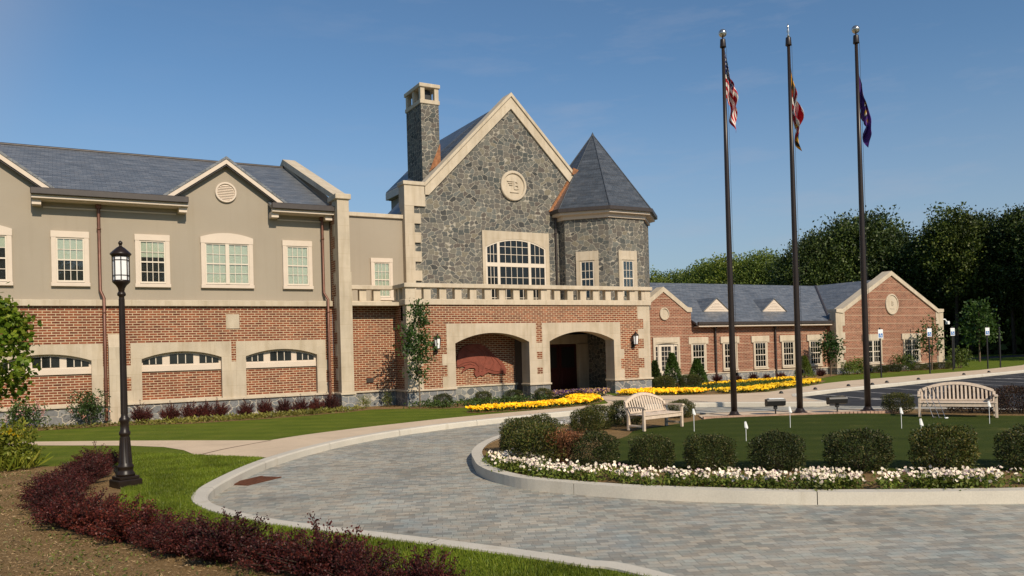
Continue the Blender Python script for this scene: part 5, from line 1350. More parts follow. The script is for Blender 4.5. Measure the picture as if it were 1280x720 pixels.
for i, (x, y, s, h, lab) in enumerate(((7.55, 12.55, 1.05, 1.10, 'big clipped boxwood at the left tip of the island, nearest the drive'), (7.75, 13.45, 1.0, 1.15, 'clipped boxwood in the middle of the left-tip clump'), (8.3, 14.45, 1.0, 1.12, 'clipped boxwood at the back of the left-tip clump'), (9.15, 15.2, 0.95, 1.1, 'small clipped boxwood peeping out behind the left-tip clump'))):
    place_plant('box%d' % (i % 3), None, x, y, 0, i*2.1+0.4, (s, s, s*h), 'boxwood_shrub', lab, 'shrub', 'boxwood clump at the island tip')
for i, (x, y, s, lab) in enumerate(((11.55, 16.85, 0.92, 'clipped boxwood left of the left bench, leftmost of the back row'), (12.25, 17.35, 0.95, 'clipped boxwood in the back row left of the left bench, middle one'), (13.35, 17.55, 1.05, 'clipped boxwood in the back row just behind the left bench'), (15.95, 18.3, 0.80, 'small clipped boxwood behind the right arm of the left bench'), (21.2, 14.95, 0.88, 'dark green boxwood behind the left end of the right bench'))):
    place_plant('box%d' % (i % 3), None, x, y, 0, i*1.7+0.9, (s, s, s), 'boxwood_shrub', lab, 'shrub')
def hedge_brown():
    o = boxwood(51, 0.62, 0.42, 0.36, 3.2, leaf_mat('bronze_hedge_leaf', [(0.03, 0.012, 0.008), (0.055, 0.022, 0.012), (0.09, 0.04, 0.02), (0.04, 0.04, 0.012)], scale=3, trans=0.1), 9000, 0.036, 'hedge_shrub', 0.5)(); return o
for i, (x, y) in enumerate(((22.4, 13.55), (23.0, 12.5))):
    place_plant('hb', hedge_brown, x, y, 0, rad(-50), 1.05, 'hedge_shrub', ('bronze-brown clipped hedge shrub right behind the right bench', 'bronze-brown clipped hedge shrub at the right edge behind the bench')[i], 'hedge')
# dead brown shrub
def dead():
    rng = np.random.default_rng(77); o = empty('dead_shrub')
    m = MB(); tips = []
    for _ in range(70):
        a = rng.random()*6.28; s = 0.34*math.sqrt(rng.random()); h = 0.42+0.22*rng.random()
        p1 = (0.4*s*math.cos(a), 0.4*s*math.sin(a), 0.2); p2 = (s*math.cos(a)+0.04*rng.normal(), s*math.sin(a)+0.04*rng.normal(), h)
        m.tube([(0.03*math.cos(a), 0.03*math.sin(a), 0), p1, p2], [0.007, 0.005, 0.003], 4)
        for _ in range(3):
            q = np.array(p1)*0.4+np.array(p2)*0.6; e = q+np.array([rng.normal()*0.08, rng.normal()*0.08, 0.12+0.08*rng.random()]); m.tube([q, e], [0.004, 0.002], 3); tips.append(e)
        tips.append(np.array(p2))
    m.build('twig', L_DEAD, o, local=True)
    P = np.repeat(np.array(tips), 7, axis=0)+rng.normal(size=(len(tips)*7, 3))*0.045
    mesh_obj('dry_leaf', quads_mesh('dry_leaf', leaves(P, 0.035, rng, 0.2, 0.4), L_DEAD), o)
    return o
place_plant('dead', dead, 7.85, 12.25, 0, 0, 1.0, 'dead_shrub', 'brown dead shrub among the green boxwoods at the island tip', 'shrub')

# -- dark red barberries: curved foreground hedge and the row along the wall
def barberry(seed, n=125, R=0.45, H=0.44, leaf=0.027):
    def mk():
        rng = np.random.default_rng(seed); o = empty('barberry_shrub'); m = MB(); P = []; D = []
        for _ in range(n):
            a = rng.random()*6.28; q = math.sqrt(rng.random()); s = R*q; h = H*(0.55+0.75*rng.random()**2)*(1-0.42*q*q)
            b = np.array([0.05*math.cos(a), 0.05*math.sin(a), 0.0]); c = np.array([0.55*s*math.cos(a), 0.55*s*math.sin(a), 0.6*h]); e = np.array([s*math.cos(a)+0.05*rng.normal(), s*math.sin(a)+0.05*rng.normal(), h])
            m.tube([b, c, e], [0.006, 0.005, 0.002], 3, caps=False)
            k = 72; tt = 0.15+0.85*rng.random(k)**0.8
            pts = b*((1-tt)**2)[:, None]+2*c*(tt*(1-tt))[:, None]+e*(tt**2)[:, None]
            P.append(pts+rng.normal(size=(k, 3))*0.018); D.append(np.tile((e-c)/np.linalg.norm(e-c)*0.6, (k, 1)))
        m.build('stem', BARKD, o, local=True)
        mesh_obj('foliage', quads_mesh('foliage', leaves(np.concatenate(P), leaf, rng, 0.4, 0.62, np.concatenate(D)), L_BARB), o)
        return o
    return mk
hl = catmull([(0.58, 18.0), (0.44, 17.2), (0.30, 16.3), (0.12, 15.4), (-0.02, 14.5), (-0.06, 13.6), (-0.02, 12.8), (0.17, 11.95), (0.42, 11.2), (0.72, 10.5), (1.02, 9.82), (1.32, 9.18), (1.62, 8.55), (1.90, 7.98), (2.18, 7.4), (2.46, 6.82), (2.70, 6.35)], 8)
acc = 0.0; last = None; i = 0
for k, p in enumerate(hl):
    if last is None or math.hypot(p[0]-last[0], p[1]-last[1]) > 0.62:
        last = p; s = 0.84+0.30*RN.random()
        place_plant('barb%d' % (i % 4), barberry(90+i % 4), p[0]+0.07*RN.normal(), p[1]+0.05*RN.normal(), 0, i*2.4, (s*1.02, s*1.02, s*(0.93 if p[1] > 8.5 else 0.98)), 'barberry_shrub', 'dark red barberry shrub in the curved hedge around the lamp post lawn', 'barberry', 'barberries of the curved foreground hedge'); i += 1
for j, (x, y) in enumerate(((2.35, 30.0), (3.25, 29.95), (3.85, 29.9), (4.35, 29.95), (4.85, 29.95), (5.75, 30.0), (6.45, 30.0), (7.15, 30.05), (7.75, 30.1), (8.35, 30.15), (8.95, 30.2))):
    s = 0.86+0.16*RN.random()
    place_plant('barb%d' % (j % 4), None, x, y, 0, j*1.9, (s*0.82, s*0.82, s*1.35), 'barberry_shrub', 'small dark red barberry in the row at the foot of the stone plinth', 'barberry', 'small barberries along the left wing')

# -- other shrubs
def loose_shrub(seed, rx, ry, rz, mat, leaf=0.07, n=1500, flowers=None, nf=30, name='flowering_shrub'):
    def mk():
        rng = np.random.default_rng(seed); o = empty(name)
        P, d = blob_points(n, rx, ry, rz, rng, 0.75, 2.0, 0.22); P[:, 2] += rz; P = P[P[:, 2] > 0.03]
        mesh_obj('foliage', quads_mesh('foliage', leaves(P, leaf, rng, 0.6, 0.5), mat), o)
        stems_mesh(8, rz*1.4, rx*0.7, 0.012, rng).build('stem', BARK, o, local=True)
        if flowers:
            F, _ = blob_points(nf, rx, ry, rz, rng, 0.15); F[:, 2] += rz
            F = np.repeat(F, 9, axis=0)+rng.normal(size=(len(F)*9, 3))*0.03
            mesh_obj('blossom', quads_mesh('blossom', leaves(F, 0.05, rng, 0.3, 0.8), flowers), o)
        return o
    return mk
place_plant('rh1', loose_shrub(201, 0.62, 0.5, 0.5, L_SHRUB, 0.085, 1500, F_PINK, 26), -1.1, 30.3, 0, 0, 1.0, 'flowering_shrub', 'dark green shrub with a few pink blossoms against the stone plinth at left', 'shrub')
place_plant('rh2', loose_shrub(202, 0.68, 0.55, 0.62, L_SHRUB, 0.085, 1900, F_PINK, 8), 0.75, 30.25, 0, 1, 1.0, 'flowering_shrub', 'leafy green shrub left of the lamp post against the stone plinth', 'shrub')
def lily():
    rng = np.random.default_rng(210); o = empty('daylily_clump'); n = 420
    a = rng.random(n)*6.28; q = np.sqrt(rng.random(n)); P = np.stack([0.5*q*np.cos(a), 0.42*q*np.sin(a), 0.02+0.0*q], 1)
    D = np.stack([0.45*np.cos(a)*q, 0.45*np.sin(a)*q, 1.0+0*q], 1)
    V = leaves(P, 0.30, rng, 0.6, 0.10, D*1.2); 
    P2, d = blob_points(2600, 0.56, 0.48, 0.44, rng, 0.7, 2.0, 0.2); P2[:, 2] += 0.42
    mesh_obj('foliage', quads_mesh('foliage', np.concatenate([V, leaves(P2, 0.08, rng, 0.5, 0.4)]), L_LILY), o)
    F = np.array([[-0.30, -0.25, 0.62], [-0.35, -0.1, 0.5], [0.05, -0.2, 0.70], [0.25, 0.05, 0.62], [-0.1, 0.1, 0.66]]); F = np.repeat(F, 14, axis=0)+rng.normal(size=(70, 3))*0.035
    mesh_obj('blossom', quads_mesh('blossom', leaves(F, 0.09, rng, 0.4, 0.7), F_YEL), o)
    return o
place_plant('lily', lily, -1.02, 19.2, 0, 0, 1.15, 'daylily_clump', 'yellow-green clump with a few yellow flowers on the brown bed at left', 'flowering plant')
for i, (x, y, sx, sz, lab) in enumerate(((10.35, 30.35, 0.55, 0.62, 'small yellowish shrub at the foot of the tall pier'), (11.35, 30.55, 0.5, 0.72, 'small leggy shrub in the recess beside the porch'))):
    place_plant('yel', loose_shrub(220, 0.5, 0.45, 0.42, L_LILY, 0.06, 1100, None, 0, 'small_shrub'), x, y, 0, i*2.0, (sx, sx, sz), 'small_shrub', lab, 'shrub')
for i, (x, y) in enumerate(((13.2, 29.25), (15.1, 29.45), (16.45, 29.3), (17.8, 29.15))):
    place_plant('box%d' % (i % 3), None, x, y, 0, i, (0.78, 0.78, 0.72), 'boxwood_shrub', ('rounded boxwood beside the sapling at the left arch', 'rounded boxwood under the left end of the relief wall', 'rounded boxwood under the right end of the relief wall', 'rounded boxwood at the foot of the pier between the arches')[i], 'shrub', 'boxwoods in front of the arched porch')
def conifer(seed, r, h, mat, n=4200, leaf=0.10, flat=1.0):
    def mk():
        rng = np.random.default_rng(seed); o = empty('conifer_shrub')
        t = rng.random(n)**0.8; a = rng.random(n)*6.28; rr = r*(1-t*0.88)*(0.55+0.45*np.sqrt(rng.random(n)))*(1+0.16*np.sin(5*a+9*t))
        P = np.stack([rr*np.cos(a), rr*np.sin(a), h*t], 1); D = np.stack([0.6*np.cos(a), 0.6*np.sin(a), 0.9+0*a], 1)
        mesh_obj('foliage', quads_mesh('foliage', leaves(P, leaf, rng, 0.5, 0.4, D), mat), o)
        m = MB(); m.tube([(0, 0, 0), (0, 0, h*0.9)], [0.05, 0.01], 6); m.build('stem', BARKD, o, local=True)
        return o
    return mk
place_plant('con1', conifer(301, 0.62, 1.72, L_SAP, 6500, 0.08), 26.4, 30.9, 0, 0, 1.0, 'conifer_shrub', 'tall bright conifer right of the porch corner, in front of the glazed doors', 'conifer')
place_plant('con2', conifer(302, 0.42, 1.35, L_TREED), 25.55, 31.2, 0, 0, 1.0, 'conifer_shrub', 'dark narrow conifer between the porch corner and the tall bright conifer', 'conifer')
place_plant('con3', conifer(303, 0.62, 1.35, L_SAP), 28.75, 31.7, 0, 0, 1.0, 'conifer_shrub', 'broad cone-shaped conifer under the first window of the low wing', 'conifer')
for i, (x, y, sx, sz, lab) in enumerate(((25.4, 30.4, 1.15, 1.0, 'dark spreading shrub at the porch corner below the conifers'), (26.9, 30.2, 1.2, 1.05, 'dark spreading shrub at the foot of the tall bright conifer'))):
    place_plant('box%d' % i, None, x, y, 0, i, (sx, sx, sz), 'boxwood_shrub', lab, 'shrub')
place_plant('egg', conifer(305, 0.60, 1.30, L_TREE, 3600), 38.6, 33.3, 0, 0, (1, 1, 0.95), 'conifer_shrub', 'egg-shaped green conifer under the last window of the low wing', 'conifer')
for i, (x, y, s) in enumerate(((32.6, 34.3, 0.75), (33.9, 34.0, 0.6), (35.0, 33.9, 0.7), (36.0, 33.8, 0.55), (37.1, 33.8, 0.6), (38.0, 34.4, 0.5), (31.4, 34.4, 0.6), (40.4, 33.6, 0.8))):
    place_plant('barb%d' % (i % 4), None, x, y, 0, i*1.1, (s, s, s*1.25), 'barberry_shrub', 'small dark shrub in the row at the foot of the low brick wing', 'shrub', 'small dark shrubs along the low wing')
for i, (x, y, s, lab) in enumerate(((42.3, 33.1, 0.95, 'loose green shrub at the left foot of the gabled end'), (43.6, 33.4, 1.1, 'darker loose shrub under the left window of the gabled end'), (48.6, 33.7, 1.25, 'tall loose shrub between the windows of the gabled end'), (55.0, 33.9, 1.5, 'big dark shrub at the right corner of the gabled end'))):
    place_plant('gs%d' % (i % 2), loose_shrub(240+i % 2, 0.6, 0.5, 0.48, L_TREE, 0.10, 1100, None, 0, 'leafy_shrub'), x, y, 0, i, s, 'leafy_shrub', lab, 'shrub')
for i, x in enumerate((45.0, 46.3, 47.4, 50.0, 51.5, 52.8)):
    place_plant('box%d' % (i % 3), None, x, 33.75, 0, i, (1.3, 0.9, 0.72), 'boxwood_shrub', 'low dark hedge shrub at the foot of the far gabled end', 'hedge', 'low hedge along the far gabled end')

# -- trees
def tree_mesh(seed, h, r, crown0, nclump, nleaf, leaf, mat, bark, trunk_r, limbs=7, sig=0.16, egg=0.0, drop=0.0):
    """tapered trunk with limbs, and a crown of many leaf clumps with gaps between them"""
    rng = np.random.default_rng(seed)
    m = MB(); lean = rng.normal(size=2)*0.02*h
    m.tube([(0, 0, -0.1), (lean[0]*0.3, lean[1]*0.3, h*0.3), (lean[0], lean[1], h*0.62), (lean[0], lean[1], h*0.92)], [trunk_r, trunk_r*0.75, trunk_r*0.42, trunk_r*0.1], 8)
    cz = h*(crown0+(1-crown0)/2); hz = h*(1-crown0)/2
    C = []
    while len(C) < nclump:
        p = rng.uniform(-1, 1, 3); q = np.linalg.norm(p)
        if q > 1 or q < 0.35*rng.random(): continue
        t = (p[2]+1)/2
        w = (1-egg*t)*(0.75+0.25*math.sin(math.pi*min(t+0.15, 1)))
        C.append((p[0]*r*w*(0.82+0.36*rng.random()), p[1]*r*w*(0.82+0.36*rng.random()), cz+p[2]*hz*(0.9+0.15*rng.random())))
    C = np.array(C)
    for k in range(limbs):
        c = C[rng.integers(len(C))]; z0 = h*(crown0*0.9+0.25*rng.random()*(1-crown0)); 
        m.tube([(lean[0]*0.5, lean[1]*0.5, z0), (c[0]*0.5, c[1]*0.5, (z0+c[2])/2+0.04*h), tuple(c)], [trunk_r*0.42, trunk_r*0.25, trunk_r*0.06], 5)
    s = r*sig*(0.7+0.6*rng.random((nclump, 1, 1)))
    P = C[:, None, :]+np.clip(rng.normal(size=(nclump, nleaf, 3)), -1.7, 1.7)*s*np.array([1.15, 1.15, 0.75])
    P = P.reshape(-1, 3); P = P[P[:, 2] > h*crown0*0.55]
    D = P-np.array([0, 0, cz]); D /= np.linalg.norm(D, axis=1)[:, None]+1e-6
    V = leaves(P, leaf, rng, 0.3, 0.62, D*0.4)
    return m, V
def tree_maker(name, *a, **k):
    def mk():
        o = empty(name); m, V = tree_mesh(*a, **k)
        m.build('trunk', a[8], o, local=True); mesh_obj('crown', quads_mesh('crown', V, a[7]), o)
        return o
    return mk
for i in range(4):
    tree_maker  # four kinds of wood tree: broad, tall, slim, round
KINDS = {
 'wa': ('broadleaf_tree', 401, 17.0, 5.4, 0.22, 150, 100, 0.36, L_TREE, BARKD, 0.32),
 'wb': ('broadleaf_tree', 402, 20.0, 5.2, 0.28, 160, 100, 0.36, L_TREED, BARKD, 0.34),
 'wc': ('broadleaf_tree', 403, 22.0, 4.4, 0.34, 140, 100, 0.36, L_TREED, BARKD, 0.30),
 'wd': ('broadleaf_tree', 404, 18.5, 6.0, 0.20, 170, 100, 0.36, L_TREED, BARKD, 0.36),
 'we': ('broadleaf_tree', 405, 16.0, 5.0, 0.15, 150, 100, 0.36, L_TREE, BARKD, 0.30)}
def wood_tree(kind, x, y, s, rz_, label, group, z=-0.17, sz=1.0):
    k = KINDS[kind]
    return place_plant(kind, tree_maker(k[0], *k[1:]), x, y, z, rz_, (s, s, s*sz), 'broadleaf_tree', label, 'tree', group)
def along(xpix, dist):
    """ground point in the direction of a photo column, dist metres ahead of the camera"""
    d = ray(xpix, 430); s = dist/float(d@_F); return float(d[0]*s), float(d[1]*s)
rngt = np.random.default_rng(5)
def to_skyline(xp, ds, ytop, kd, label, group):
    """a tree at a photo column and distance whose crown reaches the photo's skyline there"""
    x, y = along(xp, ds); need = CAM_H+0.17+(437.0-0.028*(xp-640)-ytop)/_f*ds
    h = KINDS[kd][2]*1.02; sz = need/h; s = min(max(sz, 0.72), 1.05)
    wood_tree(kd, x, y, s, rngt.random()*6.28, label, group, sz=sz/s)
# the lighter wood behind the low wing's roof
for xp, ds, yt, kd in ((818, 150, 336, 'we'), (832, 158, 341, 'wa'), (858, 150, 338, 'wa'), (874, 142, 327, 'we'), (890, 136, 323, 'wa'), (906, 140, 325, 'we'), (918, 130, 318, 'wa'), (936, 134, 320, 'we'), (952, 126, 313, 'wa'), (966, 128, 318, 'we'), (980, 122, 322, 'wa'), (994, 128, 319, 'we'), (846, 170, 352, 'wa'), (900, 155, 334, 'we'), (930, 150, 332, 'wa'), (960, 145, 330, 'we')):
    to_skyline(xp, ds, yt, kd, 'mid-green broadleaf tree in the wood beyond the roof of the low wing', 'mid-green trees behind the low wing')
# the tall dark group behind the gabled end
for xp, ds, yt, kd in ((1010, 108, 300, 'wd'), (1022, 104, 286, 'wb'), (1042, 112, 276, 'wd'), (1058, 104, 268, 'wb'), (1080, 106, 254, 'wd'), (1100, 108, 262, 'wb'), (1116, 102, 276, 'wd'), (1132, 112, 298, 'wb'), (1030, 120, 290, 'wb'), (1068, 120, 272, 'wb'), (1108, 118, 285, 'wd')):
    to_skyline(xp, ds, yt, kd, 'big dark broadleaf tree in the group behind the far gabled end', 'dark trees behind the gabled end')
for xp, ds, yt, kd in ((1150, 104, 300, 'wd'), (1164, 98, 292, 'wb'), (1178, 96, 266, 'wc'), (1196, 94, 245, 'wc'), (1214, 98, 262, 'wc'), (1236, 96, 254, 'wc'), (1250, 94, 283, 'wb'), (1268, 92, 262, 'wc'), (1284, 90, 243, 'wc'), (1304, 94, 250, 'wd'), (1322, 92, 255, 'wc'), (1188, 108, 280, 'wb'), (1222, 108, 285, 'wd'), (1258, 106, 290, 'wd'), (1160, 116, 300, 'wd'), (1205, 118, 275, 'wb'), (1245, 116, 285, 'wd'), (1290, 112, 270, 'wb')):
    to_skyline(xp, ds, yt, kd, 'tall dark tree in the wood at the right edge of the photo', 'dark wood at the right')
# trees that stand outside the frame to the right and shade the wood's edge
for i, (x, y, s, kd) in enumerate(((92, 42, 1.0, 'wd'), (101, 47, 1.05, 'wb'), (110, 52, 1.0, 'wd'), (119, 57, 1.05, 'wb'), (84, 36, 0.9, 'wb'), (97, 37, 1.0, 'wc'), (106, 42, 1.0, 'wd'), (128, 60, 1.0, 'wd'), (76, 33, 0.8, 'wd'))):
    wood_tree(kd, x, y, s, i*1.3, 'tall dark tree outside the frame beside the parking lot', 'trees beyond the parking lot')
# unseen trees added behind the camera to darken the window reflections
for i in range(15):
    wood_tree(('wd', 'wb', 'we', 'wc', 'wa')[i % 5], -18+9.5*i, -62+5*math.sin(i*2.1), 0.9+0.15*math.sin(i), i*1.7, 'unseen tall tree added behind the camera to darken window reflections', 'unseen trees added for the window reflections')
# undergrowth at the wood's foot
def under(name, pts, h, n, mat, seed):
    rng = np.random.default_rng(seed); P = []
    for (xa, da), (xb, db) in zip(pts[:-1], pts[1:]):
        t = rng.random(n); xs = xa+(xb-xa)*t; ds = da+(db-da)*t+4*rng.normal(size=n)
        for x_, d_, in zip(xs, ds):
            px, py = along(x_, d_); P.append((px, py, h*(0.35+0.65*math.sin(x_*0.13)**2)*rng.random()**1.3-0.15))
    o = mesh_obj(name, quads_mesh(name, leaves(np.array(P), 0.9, rng, 0.3, 0.7), mat)); return tag(o, 'dark undergrowth along the foot of the wood', 'undergrowth', None, 'stuff')
under('undergrowth', [(1005, 112), (1150, 112), (1300, 100), (1340, 98)], 7.0, 5200, L_TREED, 9)
under('undergrowth', [(815, 150), (900, 142), (1010, 132)], 6.0, 2600, L_TREE, 10)

# young trees near the buildings
def young(key, seed, x, y, h, r, c0, mat, lab, n=60, leaf=0.14, tr=0.05, egg=0.5, nl=26):
    place_plant(key, tree_maker('young_tree', seed, h, r, c0, n, nl, leaf, mat, BARK, tr, egg=egg, sig=0.22), x, y, 0, 0, 1.0, 'young_tree', lab, 'tree')
young('yt1', 501, 11.95, 28.6, 4.15, 0.72, 0.26, L_SAP, 'slender sapling in front of the left corner of the arched porch', 60, 0.12, 0.035, 0.35, 30)
young('yt2', 502, 41.3, 33.6, 2.75, 0.72, 0.30, L_SAP, 'small young tree at the left corner of the far gabled end', 40, 0.16, 0.05)
young('yt3', 503, 50.6, 33.1, 3.5, 0.95, 0.30, L_SAP, 'thin young tree before the right corner of the far gabled end', 36, 0.18, 0.05, 0.4, 16)
young('yt4', 504, 68.6, 40.5, 5.1, 1.7, 0.28, L_SAP, 'young tree on the grass right of the building, behind the parking signs', 70, 0.26, 0.09)
young('yt5', 505, 98.0, 53.5, 6.6, 2.3, 0.26, L_TREE, 'young tree on the bank at the right edge of the photo', 70, 0.32, 0.12)
# maple leaning in from the left edge
def maple():
    o = empty('maple_tree'); rng = np.random.default_rng(601)
    m = MB(); m.tube([(0, 0, 0), (0.03, 0, 1.5), (0.05, 0, 2.6), (0.0, 0, 3.6)], [0.06, 0.05, 0.035, 0.012], 8)
    C = []
    for k in range(95):
        z = 1.45+2.0*rng.random(); w = 0.95*math.sin(math.pi*min(max((z-1.15)/2.55, 0.05), 0.97))**0.7
        a = rng.random()*6.28; q = w*math.sqrt(0.25+0.75*rng.random()); c = np.array([q*math.cos(a), q*math.sin(a), z]); C.append(c)
        if k % 6 == 0: m.tube([(0.04, 0, z-0.45), (c[0]*0.5, c[1]*0.5, z-0.12), tuple(c)], [0.016, 0.010, 0.004], 5)
    m.build('trunk', BARK, o, local=True)
    C = np.repeat(np.array(C), 38, axis=0); P = C+rng.normal(size=C.shape)*0.11
    mesh_obj('crown', quads_mesh('crown', leaves(P, 0.115, rng, 0.1, 0.85), L_MAPLE), o)
    return o
place_plant('maple', maple, -1.42, 19.3, 0, 0.5, 1.0, 'maple_tree', 'bright green young maple cut off by the left edge of the photo', 'tree')

# ------------------------------------------------------------------ flower beds, ground cover, grass (uncountable)
def in_poly(P, poly):
    poly = np.array(poly); x, y = P[:, 0], P[:, 1]; ins = np.zeros(len(P), bool); j = len(poly)-1
    for i in range(len(poly)):
        xi, yi = poly[i]; xj, yj = poly[j]
        c = ((yi > y) != (yj > y)) & (x < (xj-xi)*(y-yi)/(yj-yi+1e-12)+xi); ins ^= c; j = i
    return ins
def scatter(poly, n, rng):
    a = np.array(poly); lo, hi = a.min(0), a.max(0); out = []
    while sum(len(o) for o in out) < n:
        P = lo+(hi-lo)*rng.random((n, 2)); out.append(P[in_poly(P, poly)])
    return np.concatenate(out)[:n]
def clumpy(P, rng, scale=1.3, ph=0.0):
    return 0.5+0.25*(np.sin(P[:, 0]*scale*2.3+ph)+np.sin(P[:, 1]*scale*2.9+1.3*ph))*1.0
def flowerbed(name, poly, h, n_leaf, n_fl, fmat, lmat, seed, lab, cat, leaf=0.07, fl=0.06, petals=5, clump=None, per=6):
    rng = np.random.default_rng(seed)
    base = scatter(poly, max(int(n_fl/per), 8), rng)
    pick = base[rng.integers(len(base), size=n_leaf)]+rng.normal(size=(n_leaf, 2))*(clump or 0.09)
    z = h*0.75*rng.random(n_leaf)
    V1 = leaves(np.column_stack([pick, z]), leaf, rng, 0.8, 0.45)
    pf = base[rng.integers(len(base), size=n_fl)]+rng.normal(size=(n_fl, 2))*(clump or 0.09)
    zf = h*(0.55+0.5*rng.random(n_fl)**0.7)
    c = np.column_stack([pf, zf]); nrm = rng.normal(size=(n_fl, 3))*0.55+np.array([-0.1, -0.55, 0.55]); nrm /= np.linalg.norm(nrm, axis=1)[:, None]
    u = np.cross(nrm, rng.normal(size=(n_fl, 3))); u /= np.linalg.norm(u, axis=1)[:, None]; w = np.cross(nrm, u)
    quads = []
    for k in range(petals):
        a = 2*math.pi*k/petals; d = u*math.cos(a)+w*math.sin(a); s = -u*math.sin(a)+w*math.cos(a)
        L = fl*(0.8+0.4*rng.random((n_fl, 1)))*0.5
        quads.append(np.stack([c, c+d*L*0.6+s*L*0.55+nrm*0.006, c+d*L*1.05, c+d*L*0.6-s*L*0.55+nrm*0.006], 1))
    V2 = np.stack(quads, 1).reshape(-1, 3)
    mi = np.concatenate([np.zeros(len(V1)//4, int), np.ones(len(V2)//4, int)])
    o = mesh_obj(name, quads_mesh(name, np.concatenate([V1, V2]), [lmat, fmat], mi))
    return tag(o, lab, cat, None, 'stuff')
L_PANSY = leaf_mat('pansy_leaf', [(0.05, 0.085, 0.015), (0.10, 0.14, 0.025), (0.15, 0.17, 0.04)], scale=2, trans=0.2)
strip_o = offset(ISL, -0.22, True); strip_i = offset(ISL, -0.88, True)
ks = [k for k in range(len(ISL)) if True]
def band(sel): return [strip_o[k] for k in sel]+[strip_i[k] for k in sel[::-1]]
n_isl = len(ISL)
frontsel = list(range(0, 68))
flowerbed('flower_bed', band(frontsel), 0.24, 21000, 2500, F_WHITE, L_PANSY, 700, 'band of white pansies along the front kerb of the island', 'flowers', 0.06, 0.050, 5, 0.075, 9)
flowerbed('flower_bed', band([k for k in range(n_isl) if 10.5 < ISL[k][0] < 16.9 and ISL[k][1] > 16]), 0.18, 1100, 240, F_WHITE, L_SHRUB, 701, 'sparse white pansies along the back kerb of the island', 'flowers', 0.06, 0.055, 5, 0.07)
flowerbed('flower_bed', catmull([(12.45, 25.25), (12.7, 24.9), (13.9, 24.65), (15.4, 24.7), (17.1, 25.05), (18.4, 26.0), (19.25, 27.4), (19.4, 28.4), (18.7, 28.3), (17.9, 27.0), (16.6, 26.0), (15, 25.6), (13.2, 25.7)], 3, True), 0.20, 8000, 2900, F_YEL, L_SHRUB, 702, 'curving bed of yellow flowers in front of the arches', 'flowers', 0.07, 0.085, 5, 0.11)
flowerbed('flower_bed', [(18.2, 28.5), (20.6, 28.6), (21.4, 29.4), (20.6, 30.0), (18.4, 29.6)], 0.30, 1800, 1300, F_PURP, L_SHRUB, 703, 'purple flowers beside the path into the right arch', 'flowers', 0.08, 0.10, 5, 0.12)
flowerbed('flower_bed', [(21.2, 28.3), (23.0, 26.55), (24.2, 26.2), (25.0, 27.4), (23.4, 29.3), (22.3, 29.6)], 0.20, 3200, 1700, F_YEL, L_SHRUB, 704, 'yellow flowers at the foot of the right porch pier', 'flowers', 0.08, 0.095, 5, 0.12)
flowerbed('flower_bed', [(24.7, 25.5), (26.6, 25.2), (30.1, 26.55), (33.5, 28.0), (34.6, 29.4), (32.5, 28.6), (29.5, 27.4), (26.5, 26.4), (25.4, 26.6)], 0.19, 5200, 2300, F_YEL, L_SHRUB, 705, 'long bed of yellow flowers beside the pale forecourt', 'flowers', 0.08, 0.10, 5, 0.12)
flowerbed('flower_bed', [(28.2, 31.2), (31.5, 32.0), (36.0, 32.4), (36.6, 31.8), (34.8, 30.9), (30.0, 30.6)], 0.17, 3600, 520, F_YEL, L_SHRUB, 706, 'second row of yellow flowers nearer the low brick wing', 'flowers', 0.08, 0.09, 5, 0.11)
rng = np.random.default_rng(720)
def cover(name, poly, n, h, mat, lab, leaf, seed, cl=0.0):
    rng = np.random.default_rng(seed); P = scatter(poly, n, rng)
    if cl: P = P[clumpy(P, rng, 1.6, seed) > rng.random(len(P))*cl]
    o = mesh_obj(name, quads_mesh(name, leaves(np.column_stack([P, h*rng.random(len(P))]), leaf, rng, 1.2, 0.4), mat)); return tag(o, lab, 'ground cover', None, 'stuff')
cover('ground_cover', [(-6, 30.3), (-6, 29.7), (1.9, 29.4), (3.6, 28.5), (6.2, 28.4), (9, 29.0), (10.2, 29.7), (9.6, 30.1), (6, 29.6), (3, 29.6)], 4200, 0.13, L_GC, 'yellow-green ground cover below the barberries of the left wing', 0.11, 721)
cover('ground_cover', [(11.4, 29.0), (12.6, 27.7), (14.6, 27.5), (17.5, 28.5), (18.4, 29.0), (17.9, 29.3), (14, 29.0), (12.0, 29.7)], 3600, 0.24, L_SHRUB, 'low green plants in the bed before the left arch', 0.12, 722, 0.9)
cover('ground_cover', [(24.8, 27.6), (26.5, 26.7), (29.5, 27.7), (33, 29.4), (35, 31.0), (31, 30.3), (27.5, 30.4), (25.5, 29.8)], 6000, 0.14, L_SHRUB, 'low green planting between the two rows of yellow flowers', 0.10, 723)
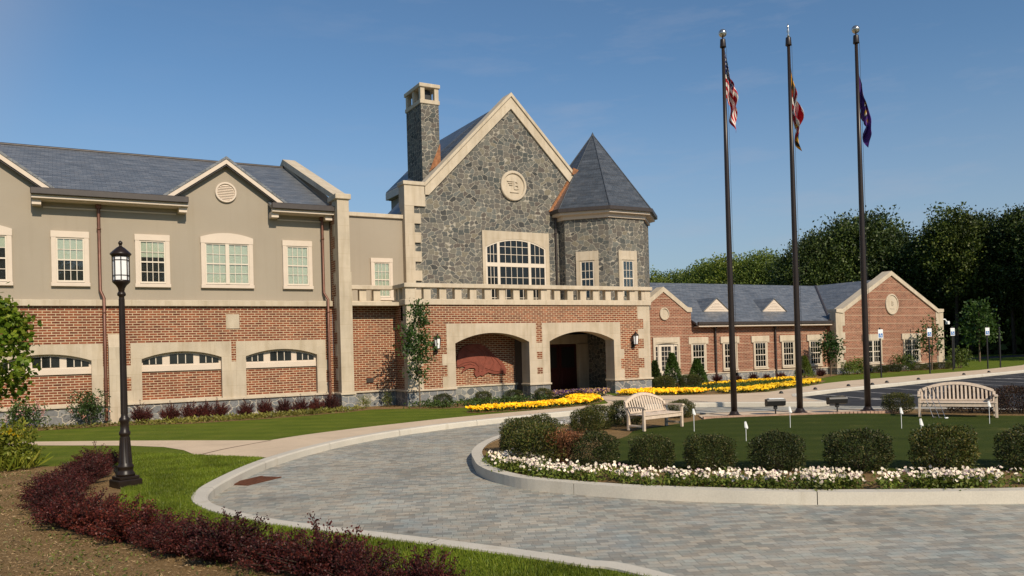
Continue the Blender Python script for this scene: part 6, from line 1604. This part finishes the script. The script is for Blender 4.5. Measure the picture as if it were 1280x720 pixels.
# weeds and wood chips on the foreground bed
wb = [(2.4, 6.1), (1.6, 8.3), (0.6, 10.3), (0.0, 11.4), (-0.25, 12.6), (-0.1, 14), (0.1, 15.6), (0.3, 17.2), (-0.4, 18.6), (-1.3, 19.6), (-3.2, 20), (-4.2, 14), (-2.4, 8), (-0.6, 5)]
cover('weeds', wb, 17000, 0.035, leaf_mat('weed_leaf', [(0.08, 0.10, 0.02), (0.13, 0.14, 0.03), (0.19, 0.19, 0.05)], scale=2, trans=0.2), 'sparse small weeds on the brown bed in the foreground', 0.05, 730, 1.15)
rng = np.random.default_rng(731); P = scatter(wb, 22000, rng)
o = mesh_obj('mulch_chips', quads_mesh('mulch_chips', leaves(np.column_stack([P, 0.008+0.02*rng.random(len(P))]), 0.040, rng, -0.5, 0.20, np.column_stack([rng.normal(size=(len(P), 2)), np.zeros(len(P))])), leaf_mat('wood_chip', [(0.13, 0.085, 0.05), (0.22, 0.155, 0.095), (0.32, 0.24, 0.155), (0.17, 0.12, 0.07)], scale=1, trans=0))); tag(o, 'loose wood chips and straw on the foreground bed', 'mulch', None, 'stuff')
# grass blades where the lawn is near enough to show them
gr = [(5.0, 5.2), (4.62, 6.05), (4.05, 7.23), (3.1, 9.0), (2.28, 10.4), (1.74, 11.9), (1.63, 12.8), (1.95, 14.25), (2.45, 15.3), (3.7, 17.4), (2.5, 19.1), (1.4, 20.5), (0.9, 18.9), (1.05, 17.4), (0.9, 15.4), (0.6, 12.8), (0.7, 11.4), (1.3, 10.2), (2.1, 8.8), (2.85, 7.3), (3.4, 5.8)]
rng = np.random.default_rng(740); P = scatter(gr, 85000, rng)
dn = np.hypot(P[:, 0], P[:, 1]); 
D = np.column_stack([rng.normal(size=(len(P), 2))*0.45, np.ones(len(P))*1.2])
o = mesh_obj('grass', quads_mesh('grass', leaves(np.column_stack([P, np.zeros(len(P))-0.004]), 0.055, rng, 0.5, 0.13, D*2.0), L_GRASS)); tag(o, 'mown grass of the lawn strip around the lamp post', 'grass', None, 'stuff')
